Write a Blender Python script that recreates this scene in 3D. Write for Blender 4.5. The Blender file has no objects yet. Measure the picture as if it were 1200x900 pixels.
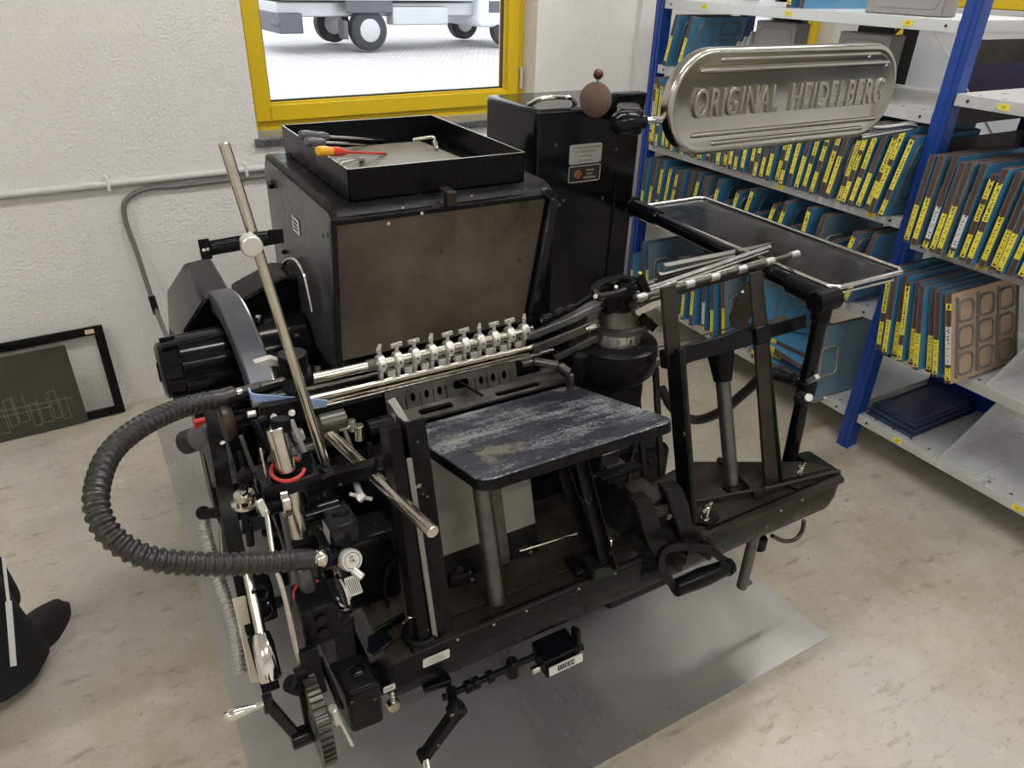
import bpy, bmesh, math, random
import numpy as np
from mathutils import Vector, Matrix
SC = bpy.context.scene
COL = SC.collection
R_ = math.radians
# ------------------------------------------------------------------ camera model (1200x900)
FPX = 858.6
def _cam():
    p, r, ym = R_(29.55), R_(-1.765), R_(30.5)
    cp, sp = math.cos(p), math.sin(p)
    fwd = np.array([0, cp, -sp]); right = np.array([1., 0, 0]); down = np.array([0, -sp, -cp])
    cr, sr = math.cos(r), math.sin(r)
    M = np.array([cr*right+sr*down, -sr*right+cr*down, fwd])
    c, s = math.cos(ym), math.sin(ym)
    T = np.array([[c, s, 0], [-s, c, 0], [0, 0, 1]])
    return M @ T.T
CR = _cam(); CC = np.array([-0.019, -0.759, 1.55])
def A(px, py, x=None, y=None, z=None, d=None):
    """point of the room that photo pixel (px,py) shows, on the plane x=, y= or z= (metres), or at depth d"""
    v = CR.T @ np.array([(px-600)/FPX, (py-450)/FPX, 1.])
    if x is not None: t = (x-CC[0])/v[0]
    elif y is not None: t = (y-CC[1])/v[1]
    elif z is not None: t = (z-CC[2])/v[2]
    else: t = d
    return Vector((CC+t*v).tolist())
# ------------------------------------------------------------------ materials
MATS = {}
def mat(name, col, rough=.5, metal=0., col2=None, nscale=6., ndetail=6., thr=(.35, .65), bump=0., bscale=80., bdist=.004, rvar=0., emit=None, coat=0., stretch=None, spec=.5, chips=None):
    m = bpy.data.materials.new(name); m.use_nodes = True
    nt = m.node_tree; N = nt.nodes; L = nt.links
    b = N['Principled BSDF']
    b.inputs['Base Color'].default_value = (*col, 1); b.inputs['Roughness'].default_value = rough
    b.inputs['Metallic'].default_value = metal
    b.inputs['Specular IOR Level'].default_value = spec
    if coat: b.inputs['Coat Weight'].default_value = coat; b.inputs['Coat Roughness'].default_value = .08
    tc = N.new('ShaderNodeTexCoord'); src = tc.outputs['Object']
    if stretch:
        mp = N.new('ShaderNodeMapping'); mp.inputs['Scale'].default_value = stretch
        L.new(src, mp.inputs['Vector']); src = mp.outputs['Vector']
    if col2 or rvar:
        n = N.new('ShaderNodeTexNoise'); n.inputs['Scale'].default_value = nscale; n.inputs['Detail'].default_value = ndetail
        n.inputs['Roughness'].default_value = .62
        L.new(src, n.inputs['Vector'])
        r = N.new('ShaderNodeMapRange'); r.inputs['From Min'].default_value = thr[0]; r.inputs['From Max'].default_value = thr[1]
        L.new(n.outputs['Fac'], r.inputs['Value'])
        if col2:
            mx = N.new('ShaderNodeMix'); mx.data_type = 'RGBA'
            mx.inputs['A'].default_value = (*col, 1); mx.inputs['B'].default_value = (*col2, 1)
            L.new(r.outputs['Result'], mx.inputs['Factor']); out = mx.outputs['Result']
            if chips:
                n3 = N.new('ShaderNodeTexNoise'); n3.inputs['Scale'].default_value = chips[0]; n3.inputs['Detail'].default_value = 4
                L.new(src, n3.inputs['Vector'])
                r3 = N.new('ShaderNodeMapRange'); r3.inputs['From Min'].default_value = chips[1]; r3.inputs['From Max'].default_value = chips[1]+.02
                L.new(n3.outputs['Fac'], r3.inputs['Value'])
                m3 = N.new('ShaderNodeMix'); m3.data_type = 'RGBA'; m3.inputs['B'].default_value = (*chips[2], 1)
                L.new(out, m3.inputs['A']); L.new(r3.outputs['Result'], m3.inputs['Factor']); out = m3.outputs['Result']
            L.new(out, b.inputs['Base Color'])
        if rvar:
            r2 = N.new('ShaderNodeMapRange'); r2.inputs['To Min'].default_value = max(.02, rough-rvar); r2.inputs['To Max'].default_value = min(1, rough+rvar)
            L.new(n.outputs['Fac'], r2.inputs['Value']); r2.inputs['From Min'].default_value = .3; r2.inputs['From Max'].default_value = .7
            L.new(r2.outputs['Result'], b.inputs['Roughness'])
    if bump:
        n2 = N.new('ShaderNodeTexNoise'); n2.inputs['Scale'].default_value = bscale; n2.inputs['Detail'].default_value = 4
        L.new(src, n2.inputs['Vector'])
        bp = N.new('ShaderNodeBump'); bp.inputs['Strength'].default_value = bump; bp.inputs['Distance'].default_value = bdist
        L.new(n2.outputs['Fac'], bp.inputs['Height']); L.new(bp.outputs['Normal'], b.inputs['Normal'])
    if emit:
        b.inputs['Emission Color'].default_value = (*emit[0], 1); b.inputs['Emission Strength'].default_value = emit[1]
    MATS[name] = m
    return m
def M(n): return MATS[n]
# ------------------------------------------------------------------ mesh builder (world coordinates)
class MB:
    def __init__(s): s.v = []; s.f = []; s.mi = []; s.cur = 0
    def m(s, i): s.cur = i; return s
    def add(s, vs, fs):
        o = len(s.v); s.v += [tuple(v) for v in vs]; s.f += [tuple(i+o for i in f) for f in fs]; s.mi += [s.cur]*len(fs); return s
    def hexa(s, p):
        """8 corners: bottom 0-3, top 4-7"""
        return s.add(p, [(0, 3, 2, 1), (4, 5, 6, 7), (0, 1, 5, 4), (1, 2, 6, 5), (2, 3, 7, 6), (3, 0, 4, 7)])
    def box(s, x0, x1, y0, y1, z0, z1):
        return s.hexa([(x0, y0, z0), (x1, y0, z0), (x1, y1, z0), (x0, y1, z0), (x0, y0, z1), (x1, y0, z1), (x1, y1, z1), (x0, y1, z1)])
    def bar(s, a, b, w, h, up=(0, 0, 1), w1=None, h1=None):
        """rectangular bar from a to b; w across, h along up"""
        a = Vector(a); b = Vector(b); d = (b-a).normalized(); up = Vector(up)
        sd = d.cross(up)
        if sd.length < 1e-4: sd = d.cross(Vector((0, 1, 0)))
        sd.normalize(); u = sd.cross(d).normalized(); w1 = w if w1 is None else w1; h1 = h if h1 is None else h1
        P = []
        for c, ww, hh in ((a, w, h), (b, w1, h1)):
            for i, j in ((-1, -1), (1, -1), (1, 1), (-1, 1)): P.append(c+sd*(i*ww/2)+u*(j*hh/2))
        return s.add(P, [(0, 1, 2, 3), (7, 6, 5, 4), (0, 4, 5, 1), (1, 5, 6, 2), (2, 6, 7, 3), (3, 7, 4, 0)])
    def lathe(s, a, b, prof, n=20):
        """prof: list of (t along a->b in metres, radius)"""
        a = Vector(a); b = Vector(b); d = (b-a).normalized()
        u = d.orthogonal().normalized(); w = d.cross(u)
        vs = []; fs = []
        for t, r in prof:
            for k in range(n):
                th = 2*math.pi*k/n; vs.append(a+d*t+(u*math.cos(th)+w*math.sin(th))*max(r, 1e-5))
        m_ = len(prof)
        for i in range(m_-1):
            for k in range(n):
                k2 = (k+1) % n; fs.append((i*n+k, i*n+k2, (i+1)*n+k2, (i+1)*n+k))
        fs.append(tuple(range(n-1, -1, -1))); fs.append(tuple((m_-1)*n+k for k in range(n)))
        return s.add(vs, fs)
    def cyl(s, a, b, r, r1=None, n=20):
        return s.lathe(a, b, [(0, r), ((Vector(b)-Vector(a)).length, r if r1 is None else r1)], n)
    def rod(s, a, b, r, n=16, c=.15):
        L = (Vector(b)-Vector(a)).length; e = min(r*c*2, L/3)
        return s.lathe(a, b, [(0, r-e/2), (e/2, r), (L-e/2, r), (L, r-e/2)], n)
    def sph(s, c, r, n=16, sc=(1, 1, 1)):
        vs = [Vector(c)+Vector((0, 0, r*sc[2]))]; fs = []; m_ = n//2
        for i in range(1, m_):
            ph = math.pi*i/m_
            for k in range(n):
                th = 2*math.pi*k/n
                vs.append(Vector(c)+Vector((r*sc[0]*math.sin(ph)*math.cos(th), r*sc[1]*math.sin(ph)*math.sin(th), r*sc[2]*math.cos(ph))))
        vs.append(Vector(c)-Vector((0, 0, r*sc[2])))
        for k in range(n): fs.append((0, 1+k, 1+(k+1) % n))
        for i in range(m_-2):
            for k in range(n):
                fs.append((1+i*n+k, 1+(i+1)*n+k, 1+(i+1)*n+(k+1) % n, 1+i*n+(k+1) % n))
        e = len(vs)-1
        for k in range(n): fs.append((1+(m_-2)*n+(k+1) % n, 1+(m_-2)*n+k, e))
        return s.add(vs, fs)
    def tube(s, pts, r, n=12, closed=False, rf=None):
        P = [Vector(p) for p in pts]; N_ = len(P)
        T = []
        for i in range(N_):
            if closed: t = P[(i+1) % N_]-P[i-1]
            else: t = P[min(i+1, N_-1)]-P[max(i-1, 0)]
            T.append(t.normalized())
        u = T[0].orthogonal().normalized(); vs = []; fs = []
        for i in range(N_):
            u = (u-T[i]*u.dot(T[i])).normalized(); w = T[i].cross(u)
            rr = rf(i) if rf else r
            for k in range(n):
                th = 2*math.pi*k/n; vs.append(P[i]+(u*math.cos(th)+w*math.sin(th))*rr)
        for i in range(N_-(0 if closed else 1)):
            j = (i+1) % N_
            for k in range(n):
                k2 = (k+1) % n; fs.append((i*n+k, i*n+k2, j*n+k2, j*n+k))
        if not closed: fs.append(tuple(range(n-1, -1, -1))); fs.append(tuple((N_-1)*n+k for k in range(n)))
        return s.add(vs, fs)
    def prism(s, poly, vec):
        n = len(poly); P = [Vector(p) for p in poly]; v = Vector(vec)
        nm = Vector((0, 0, 0))
        for i in range(n): nm += (P[i]-P[0]).cross(P[(i+1) % n]-P[0])
        if nm.dot(v) > 0: P = P[::-1]
        vs = P+[p+v for p in P]
        fs = [tuple(range(n)), tuple(range(2*n-1, n-1, -1))]
        for i in range(n): fs.append(((i+1) % n, i, i+n, (i+1) % n+n))
        return s.add(vs, fs)
    def strip(s, pts, w, t, up):
        P = [Vector(p) for p in pts]; up = Vector(up); vs = []; fs = []
        for i, p in enumerate(P):
            d = (P[min(i+1, len(P)-1)]-P[max(i-1, 0)]).normalized(); sd = d.cross(up).normalized(); u = sd.cross(d).normalized(); ww = w(i/(len(P)-1)) if callable(w) else w
            vs += [p-sd*ww/2-u*t/2, p+sd*ww/2-u*t/2, p+sd*ww/2+u*t/2, p-sd*ww/2+u*t/2]
        for i in range(len(P)-1):
            for k in range(4): fs.append((i*4+k, i*4+(k+1) % 4, (i+1)*4+(k+1) % 4, (i+1)*4+k))
        n = len(P)-1; fs += [(3, 2, 1, 0), (n*4, n*4+1, n*4+2, n*4+3)]
        return s.add(vs, fs)
    def torus(s, c, ax, R, r, n=40, k=12, a0=0, a1=360, start=None):
        ax = Vector(ax).normalized(); u = (Vector(start) if start else ax.orthogonal()); u = (u-ax*u.dot(ax)).normalized(); w = ax.cross(u)
        full = abs(a1-a0) >= 360
        cnt = n if full else n+1
        pts = [Vector(c)+(u*math.cos(R_(a0+(a1-a0)*i/n))+w*math.sin(R_(a0+(a1-a0)*i/n)))*R for i in range(cnt)]
        return s.tube(pts, r, k, closed=full)
    def build(s, name, mats, parent=None, bevel=0., smooth=40, seg=2):
        me = bpy.data.meshes.new(name)
        org = parent.matrix_world.translation.copy() if parent else Vector((0, 0, 0))
        if parent: org = wloc(parent)
        elif s.v:
            a = np.array(s.v); org = Vector(((a[:, 0].min()+a[:, 0].max())/2, (a[:, 1].min()+a[:, 1].max())/2, a[:, 2].min()))
        me.from_pydata([Vector(v)-org for v in s.v], [], s.f); me.validate()
        if not isinstance(mats, (list, tuple)): mats = [mats]
        for m_ in mats: me.materials.append(M(m_) if isinstance(m_, str) else m_)
        if len(mats) > 1 and len(me.polygons) == len(s.mi): me.polygons.foreach_set('material_index', s.mi)
        bm = bmesh.new(); bm.from_mesh(me); bmesh.ops.recalc_face_normals(bm, faces=bm.faces); bm.to_mesh(me); bm.free()
        if smooth:
            me.shade_smooth(); me.set_sharp_from_angle(angle=R_(smooth))
        o = bpy.data.objects.new(name, me); COL.objects.link(o)
        if parent: o.parent = parent; LOC[o.name] = org.copy()
        else: o.location = org; LOC[o.name] = org.copy()
        if bevel:
            bv = o.modifiers.new('bevel', 'BEVEL'); bv.width = bevel; bv.segments = seg; bv.limit_method = 'ANGLE'; bv.angle_limit = R_(40); bv.harden_normals = False
        return o
LOC = {}
def wloc(o): return LOC[o.name]
def tag(o, label=None, cat=None, group=None, kind=None):
    if label: o['label'] = label
    if cat: o['category'] = cat
    if group: o['group'] = group
    if kind: o['kind'] = kind
    return o
def empty(name, loc, label=None, cat=None, group=None, kind=None):
    o = bpy.data.objects.new(name, None); COL.objects.link(o); o.location = loc; o.empty_display_size = .05
    LOC[o.name] = Vector(loc); return tag(o, label, cat, group, kind)
def copy_tree(o, parent=None):
    c = o.copy(); COL.objects.link(c)
    if parent: c.parent = parent
    for ch in KIDS(o): copy_tree(ch, c)
    return c
def KIDS(o): return [x for x in bpy.data.objects if x.parent == o] if o.name not in KC else KC[o.name]
KC = {}
def planar(name, outer, holes, X, Y, O, t, mats, parent, bevel=0.):
    """plate with real holes: outlines in 2-D, axes X,Y, origin O, thickness t"""
    cu = bpy.data.curves.new(name, 'CURVE'); cu.dimensions = '2D'; cu.fill_mode = 'BOTH'; cu.extrude = t/2
    for pl in [outer]+holes:
        sp = cu.splines.new('POLY'); sp.points.add(len(pl)-1); sp.use_cyclic_u = True
        for i, (a, b) in enumerate(pl): sp.points[i].co = (a, b, 0, 1)
    ob = bpy.data.objects.new('tmp', cu); COL.objects.link(ob)
    dg = bpy.context.evaluated_depsgraph_get(); me0 = bpy.data.meshes.new_from_object(ob.evaluated_get(dg))
    X = Vector(X).normalized(); Y = Vector(Y).normalized(); Z = X.cross(Y); O = Vector(O)
    b = MB(); b.add([O+X*v.co.x+Y*v.co.y+Z*v.co.z for v in me0.vertices], [tuple(p.vertices) for p in me0.polygons])
    bpy.data.objects.remove(ob); bpy.data.meshes.remove(me0); bpy.data.curves.remove(cu)
    return b.build(name, mats, parent, bevel=bevel, smooth=30)
def text(name, s, X, Y, O, size, mats, parent, ext=.0006, xs=1., off=0., bev=0., space=1.):
    cu = bpy.data.curves.new(name, 'FONT'); cu.body = s; cu.size = size; cu.align_x = 'CENTER'; cu.align_y = 'CENTER'
    cu.extrude = ext; cu.offset = off; cu.bevel_depth = bev; cu.bevel_resolution = 2; cu.space_character = space
    ob = bpy.data.objects.new('tmp', cu); COL.objects.link(ob)
    dg = bpy.context.evaluated_depsgraph_get(); me0 = bpy.data.meshes.new_from_object(ob.evaluated_get(dg))
    X = Vector(X).normalized(); Y = Vector(Y).normalized(); Z = X.cross(Y); O = Vector(O)
    b = MB(); b.add([O+X*(v.co.x*xs)+Y*v.co.y+Z*v.co.z for v in me0.vertices], [tuple(p.vertices) for p in me0.polygons])
    bpy.data.objects.remove(ob); bpy.data.meshes.remove(me0); bpy.data.curves.remove(cu)
    return b.build(name, mats, parent, smooth=45)
def circ(cx, cy, rx, ry=None, n=16): return [(cx+rx*math.cos(2*math.pi*i/n), cy+(ry or rx)*math.sin(2*math.pi*i/n)) for i in range(n)]
def rrect(x0, y0, x1, y1, r, n=5):
    out = []
    for cx, cy, a in ((x1-r, y1-r, 0), (x0+r, y1-r, 90), (x0+r, y0+r, 180), (x1-r, y0+r, 270)):
        for i in range(n+1): t = R_(a+90*i/n); out.append((cx+r*math.cos(t), cy+r*math.sin(t)))
    return out
def bez(pts, n=10):
    """Catmull-Rom through points"""
    P = [Vector(p) for p in pts]; P = [P[0]*2-P[1]]+P+[P[-1]*2-P[-2]]; out = []
    for i in range(1, len(P)-2):
        for k in range(n):
            t = k/n; a, b, c, d = P[i-1:i+3]
            out.append(.5*((2*b)+(c-a)*t+(2*a-5*b+4*c-d)*t*t+(3*b-a-3*c+d)*t**3))
    out.append(P[-2]); return out
def resample(pts, step):
    P = [Vector(p) for p in pts]; out = [P[0]]; acc = 0
    for a, b in zip(P, P[1:]):
        L = (b-a).length
        while acc+L >= step:
            a = a+(b-a)*((step-acc)/L); out.append(a.copy()); L = (b-a).length; acc = 0
            if L < 1e-9: break
        acc += L
    return out
# palette
mat('plaster', (.80, .785, .755), .85, bump=1., bscale=105, bdist=.006, col2=(.75, .735, .71), nscale=3)
mat('plaster_smooth', (.74, .72, .69), .7)
mat('ceiling_white', (.8, .79, .77), .9)
mat('yellow_paint', (.72, .50, .015), .35)
mat('rubber', (.012, .012, .013), .55)
mat('granite', (.16, .165, .16), .35, col2=(.03, .032, .03), nscale=160, thr=(.45, .55))
mat('granite_light', (.34, .34, .31), .3, col2=(.2, .2, .18), nscale=120)
mat('pipe_grey', (.62, .63, .62), .4)
mat('cable_grey', (.16, .165, .16), .5)
mat('black', (.0045, .005, .006), .28, rvar=.1, nscale=14, spec=.13)
mat('black_gloss', (.004, .0045, .0065), .14, rvar=.06, nscale=9, spec=.24)
mat('black_worn', (.006, .006, .0065), .34, col2=(.018, .017, .016), nscale=22, thr=(.5, .75), rvar=.13, chips=(60, .71, (.26, .24, .2)), spec=.13)
mat('black_matte', (.006, .006, .006), .6, spec=.25)
mat('hood_side', (.05, .052, .052), .28, rvar=.08, nscale=5)
mat('green_black', (.004, .009, .006), .3, spec=.16, col2=(.010, .014, .010), nscale=10, rvar=.1, chips=(38, .72, (.5, .48, .42)))
mat('brown_steel', (.032, .025, .017), .40, metal=.3, spec=.3, col2=(.082, .065, .047), nscale=6, rvar=.16, chips=(26, .69, (.035, .022, .014)))
mat('dark_steel', (.07, .066, .06), .38, metal=.8, col2=(.14, .13, .115), nscale=15, rvar=.15)
mat('brown_bar', (.022, .0185, .0145), .42, metal=.3, spec=.28, col2=(.042, .035, .027), nscale=12)
mat('steel', (.55, .54, .51), .28, metal=.95, rvar=.12, nscale=16, col2=(.4, .39, .37))
mat('steel_warm', (.72, .68, .60), .2, metal=1., rvar=.08, nscale=20, col2=(.55, .52, .45))
mat('chrome', (.78, .77, .74), .12, metal=1., rvar=.06, nscale=30)
mat('chrome_sign', (.50, .48, .435), .23, metal=1., rvar=.05, nscale=8)
mat('alu', (.60, .60, .58), .35, metal=.85)
mat('nickel_white', (.72, .71, .67), .3, metal=.6)
mat('sheet_grey', (.22, .22, .19), .45, metal=.3, col2=(.20, .20, .175), nscale=9)
def scratched():
    m = bpy.data.materials.new('table_scratched'); m.use_nodes = True; nt = m.node_tree; N = nt.nodes; L = nt.links; b = N['Principled BSDF']
    tc = N.new('ShaderNodeTexCoord')
    def nz(s, d, r, st=(1, 1, 1), rot=0):
        mp = N.new('ShaderNodeMapping'); mp.inputs['Scale'].default_value = st; mp.inputs['Rotation'].default_value = (0, 0, rot)
        n = N.new('ShaderNodeTexNoise'); n.inputs['Scale'].default_value = s; n.inputs['Detail'].default_value = d; n.inputs['Roughness'].default_value = r
        L.new(tc.outputs['Object'], mp.inputs['Vector']); L.new(mp.outputs['Vector'], n.inputs['Vector']); return n.outputs['Fac']
    def ma(op, a, b_):
        x = N.new('ShaderNodeMath'); x.operation = op
        for i, v in enumerate((a, b_)):
            if isinstance(v, (int, float)): x.inputs[i].default_value = v
            else: L.new(v, x.inputs[i])
        return x.outputs[0]
    big = nz(7, 4, .55, (1, 1.6, 1)); fine = nz(120, 12, .8, (1, 1.7, 1), .3); lines = nz(30, 3, .5, (.12, 2.2, 1), -.5)
    f = ma('ADD', ma('MULTIPLY', big, .62), ma('MULTIPLY', fine, 1.1)); f = ma('ADD', f, ma('MULTIPLY', lines, .25))
    r = N.new('ShaderNodeMapRange'); r.inputs['From Min'].default_value = .985; r.inputs['From Max'].default_value = 1.09; L.new(f, r.inputs['Value'])
    mx = N.new('ShaderNodeMix'); mx.data_type = 'RGBA'; mx.inputs['A'].default_value = (.030, .034, .048, 1); mx.inputs['B'].default_value = (.30, .31, .32, 1)
    L.new(r.outputs['Result'], mx.inputs['Factor'])
    r2 = N.new('ShaderNodeMapRange'); r2.inputs['From Min'].default_value = .60; r2.inputs['From Max'].default_value = .66; L.new(nz(9, 5, .6), r2.inputs['Value'])
    m2 = N.new('ShaderNodeMix'); m2.data_type = 'RGBA'; m2.inputs['B'].default_value = (.17, .16, .13, 1); L.new(mx.outputs['Result'], m2.inputs['A']); L.new(r2.outputs['Result'], m2.inputs['Factor'])
    L.new(m2.outputs['Result'], b.inputs['Base Color']); b.inputs['Roughness'].default_value = .3; b.inputs['Metallic'].default_value = .15; MATS['table_scratched'] = m
scratched()
mat('tread', (.030, .024, .018), .48, spec=.2, col2=(.05, .041, .031), nscale=10, rvar=.12, metal=.25)
mat('bed_brown', (.036, .029, .022), .42, spec=.2, col2=(.02, .016, .013), nscale=8, metal=.3)
mat('bed_side', (.034, .03, .025), .42, metal=.2, col2=(.05, .045, .038), nscale=7)
mat('red', (.62, .03, .02), .45)
mat('red_worn', (.45, .035, .025), .5)
mat('ivory', (.62, .58, .46), .5)
mat('blue_strap', (.30, .42, .66), .4)
mat('hose', (.026, .025, .023), .36)
mat('pump_grey', (.085, .09, .088), .45)
mat('copper_brown', (.17, .105, .078), .45, metal=.5, col2=(.23, .15, .115), nscale=18)
mat('dark_red', (.09, .022, .015), .3)
mat('plate_white', (.68, .68, .64), .35, metal=.3)
mat('ink', (.02, .02, .02), .6)
mat('ink_grey', (.2, .2, .2), .6)
mat('side_table', (.007, .007, .008), .16, spec=.35, col2=(.10, .10, .10), nscale=20, ndetail=15, thr=(.60, .80), rvar=.1)
mat('galv', (.66, .67, .67), .35, metal=.3, rvar=.1, nscale=12, col2=(.58, .59, .59))
mat('galv_white', (.66, .68, .68), .35, metal=.2)
mat('blue_post', (.012, .055, .30), .32)
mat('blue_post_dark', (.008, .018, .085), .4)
mat('die_blue', (.05, .23, .43), .45, col2=(.09, .24, .38), nscale=7)
mat('die_blue_grey', (.16, .24, .29), .5, col2=(.10, .19, .27), nscale=7)
mat('die_brown', (.135, .062, .033), .6, col2=(.075, .035, .02), nscale=25, stretch=(1, 6, 1))
mat('die_tan', (.50, .37, .26), .6, col2=(.42, .30, .2), nscale=8)
mat('die_rule', (.20, .195, .18), .45, metal=.3)
mat('die_foam', (.25, .24, .20), .8)
mat('white_paper', (.78, .78, .78), .6)
mat('tray_blue', (.03, .045, .10), .35)
mat('box_grey', (.30, .28, .27), .5)
mat('violet_panel', (.085, .075, .14), .5)
mat('cream', (.62, .53, .40), .7)
mat('white_sheet', (.86, .88, .92), .5, col2=(.78, .81, .88), nscale=6)
mat('trouser', (.006, .007, .010), .85)
mat('shoe', (.010, .010, .012), .6)
mat('white_stripe', (.8, .8, .8), .6)
mat('skin', (.55, .34, .25), .55)
mat('van_white', (.8, .82, .85), .3)
mat('tyre', (.04, .042, .045), .8)
mat('hub', (.5, .5, .5), .4, metal=.5)
mat('van_dark', (.10, .10, .11), .6)
mat('orange', (.8, .12, .02), .4)
mat('screw_orange', (.75, .36, .02), .4)
mat('handle_grey', (.10, .10, .11), .4)
# striped tread: ribbed bump
def ribbed(name, base, scale, axis_rot=(0, 0, 0), strength=.6):
    m = MATS[base].copy(); m.name = name; nt = m.node_tree; N = nt.nodes; L = nt.links
    tc = N.new('ShaderNodeTexCoord'); mp = N.new('ShaderNodeMapping'); mp.inputs['Rotation'].default_value = axis_rot
    w = N.new('ShaderNodeTexWave'); w.inputs['Scale'].default_value = scale
    L.new(tc.outputs['Object'], mp.inputs['Vector']); L.new(mp.outputs['Vector'], w.inputs['Vector'])
    bp = N.new('ShaderNodeBump'); bp.inputs['Strength'].default_value = strength; bp.inputs['Distance'].default_value = .0015
    L.new(w.outputs['Fac'], bp.inputs['Height']); L.new(bp.outputs['Normal'], N['Principled BSDF'].inputs['Normal'])
    MATS[name] = m
ribbed('tread_ribbed', 'tread', 60)
# label: yellow with small printed strokes
def label_mat(name, col, ink=(.05, .04, .02), axis='z', sc=230):
    m = bpy.data.materials.new(name); m.use_nodes = True; nt = m.node_tree; N = nt.nodes; L = nt.links; b = N['Principled BSDF']
    b.inputs['Roughness'].default_value = .45
    tc = N.new('ShaderNodeTexCoord'); mp = N.new('ShaderNodeMapping'); mp.inputs['Scale'].default_value = (1, .45, 1)
    n = N.new('ShaderNodeTexNoise'); n.inputs['Scale'].default_value = sc; n.inputs['Detail'].default_value = 0
    L.new(tc.outputs['Object'], mp.inputs['Vector']); L.new(mp.outputs['Vector'], n.inputs['Vector'])
    r = N.new('ShaderNodeMapRange'); r.inputs['From Min'].default_value = .56; r.inputs['From Max'].default_value = .6
    L.new(n.outputs['Fac'], r.inputs['Value'])
    # keep the print in the middle of the strip
    gx = N.new('ShaderNodeTexCoord'); sx = N.new('ShaderNodeSeparateXYZ'); L.new(gx.outputs['Generated'], sx.inputs['Vector'])
    ab = N.new('ShaderNodeMath'); ab.operation = 'SUBTRACT'; ab.inputs[1].default_value = .5
    L.new(sx.outputs['Y'], ab.inputs[0]); a2 = N.new('ShaderNodeMath'); a2.operation = 'ABSOLUTE'; L.new(ab.outputs[0], a2.inputs[0])
    lt = N.new('ShaderNodeMath'); lt.operation = 'LESS_THAN'; lt.inputs[1].default_value = .24; L.new(a2.outputs[0], lt.inputs[0])
    mu = N.new('ShaderNodeMath'); mu.operation = 'MULTIPLY'; L.new(lt.outputs[0], mu.inputs[0]); L.new(r.outputs['Result'], mu.inputs[1])
    mx = N.new('ShaderNodeMix'); mx.data_type = 'RGBA'; mx.inputs['A'].default_value = (*col, 1); mx.inputs['B'].default_value = (*ink, 1)
    L.new(mu.outputs[0], mx.inputs['Factor']); L.new(mx.outputs['Result'], b.inputs['Base Color']); MATS[name] = m
label_mat('label_yellow', (.86, .72, .06)); label_mat('label_white', (.75, .75, .75))
# ================================================================== ROOM
# ---- floor
def floor_mat():
    m = bpy.data.materials.new('concrete'); m.use_nodes = True; nt = m.node_tree; N = nt.nodes; L = nt.links; b = N['Principled BSDF']
    tc = N.new('ShaderNodeTexCoord')
    def noise(s, d=6, r=.6, st=None):
        n = N.new('ShaderNodeTexNoise'); n.inputs['Scale'].default_value = s; n.inputs['Detail'].default_value = d; n.inputs['Roughness'].default_value = r
        src = tc.outputs['Object']
        if st:
            mp = N.new('ShaderNodeMapping'); mp.inputs['Scale'].default_value = st; mp.inputs['Rotation'].default_value = (0, 0, .6); L.new(src, mp.inputs['Vector']); src = mp.outputs['Vector']
        L.new(src, n.inputs['Vector']); return n.outputs['Fac']
    def rng(v, a, b_): r = N.new('ShaderNodeMapRange'); r.inputs['From Min'].default_value = a; r.inputs['From Max'].default_value = b_; L.new(v, r.inputs['Value']); return r.outputs['Result']
    def mix(f, a, b_):
        mx = N.new('ShaderNodeMix'); mx.data_type = 'RGBA'; L.new(f, mx.inputs['Factor'])
        for k, v in (('A', a), ('B', b_)):
            if isinstance(v, tuple): mx.inputs[k].default_value = (*v, 1)
            else: L.new(v, mx.inputs[k])
        return mx.outputs['Result']
    c = mix(rng(noise(1.7, 8), .38, .64), (.42, .355, .25), (.47, .445, .39))
    c = mix(rng(noise(5.5, 10, .7), .42, .68), c, (.54, .50, .42))
    c = mix(rng(noise(9, 10, .7, (1, 3, 1)), .56, .70), c, (.29, .25, .19))
    c = mix(rng(noise(60, 6, .6), .60, .75), c, (.22, .19, .15))
    c = mix(rng(noise(7.5, 12, .75), .665, .69), c, (.72, .70, .66))
    c = mix(rng(noise(3.2, 14, .8), .60, .66), c, (.60, .575, .52))
    L.new(c, b.inputs['Base Color'])
    r = N.new('ShaderNodeMapRange'); r.inputs['To Min'].default_value = .28; r.inputs['To Max'].default_value = .6; L.new(noise(4, 8), r.inputs['Value']); L.new(r.outputs['Result'], b.inputs['Roughness'])
    bp = N.new('ShaderNodeBump'); bp.inputs['Strength'].default_value = .25; bp.inputs['Distance'].default_value = .004; L.new(noise(35, 8), bp.inputs['Height']); L.new(bp.outputs['Normal'], b.inputs['Normal'])
    MATS['concrete'] = m
floor_mat()
XL, XR, YB = -3.6, 4.6, -3.6
TH = R_(2.9); WD = Vector((math.cos(TH), math.sin(TH), 0)); WN = Vector((-math.sin(TH), math.cos(TH), 0)); W0 = Vector((0.079, 2.158, 0))
def W(u, v, z): return W0+WD*u+WN*v+Vector((0, 0, z))
tag(MB().add([(XL, YB, 0), (XR, YB, 0), (XR, 3.0, 0), (XL, 3.0, 0), (XL, YB, -.1), (XR, YB, -.1), (XR, 3.0, -.1), (XL, 3.0, -.1)], [(0, 1, 2, 3), (7, 6, 5, 4), (0, 4, 5, 1), (1, 5, 6, 2), (2, 6, 7, 3), (3, 7, 4, 0)]).build('floor', 'concrete', smooth=0), kind='structure')
CH = 3.1
tag(MB().box(XL, XR, YB, 3.0, CH, CH+.1).build('ceiling', 'ceiling_white', smooth=0), kind='structure')
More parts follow.
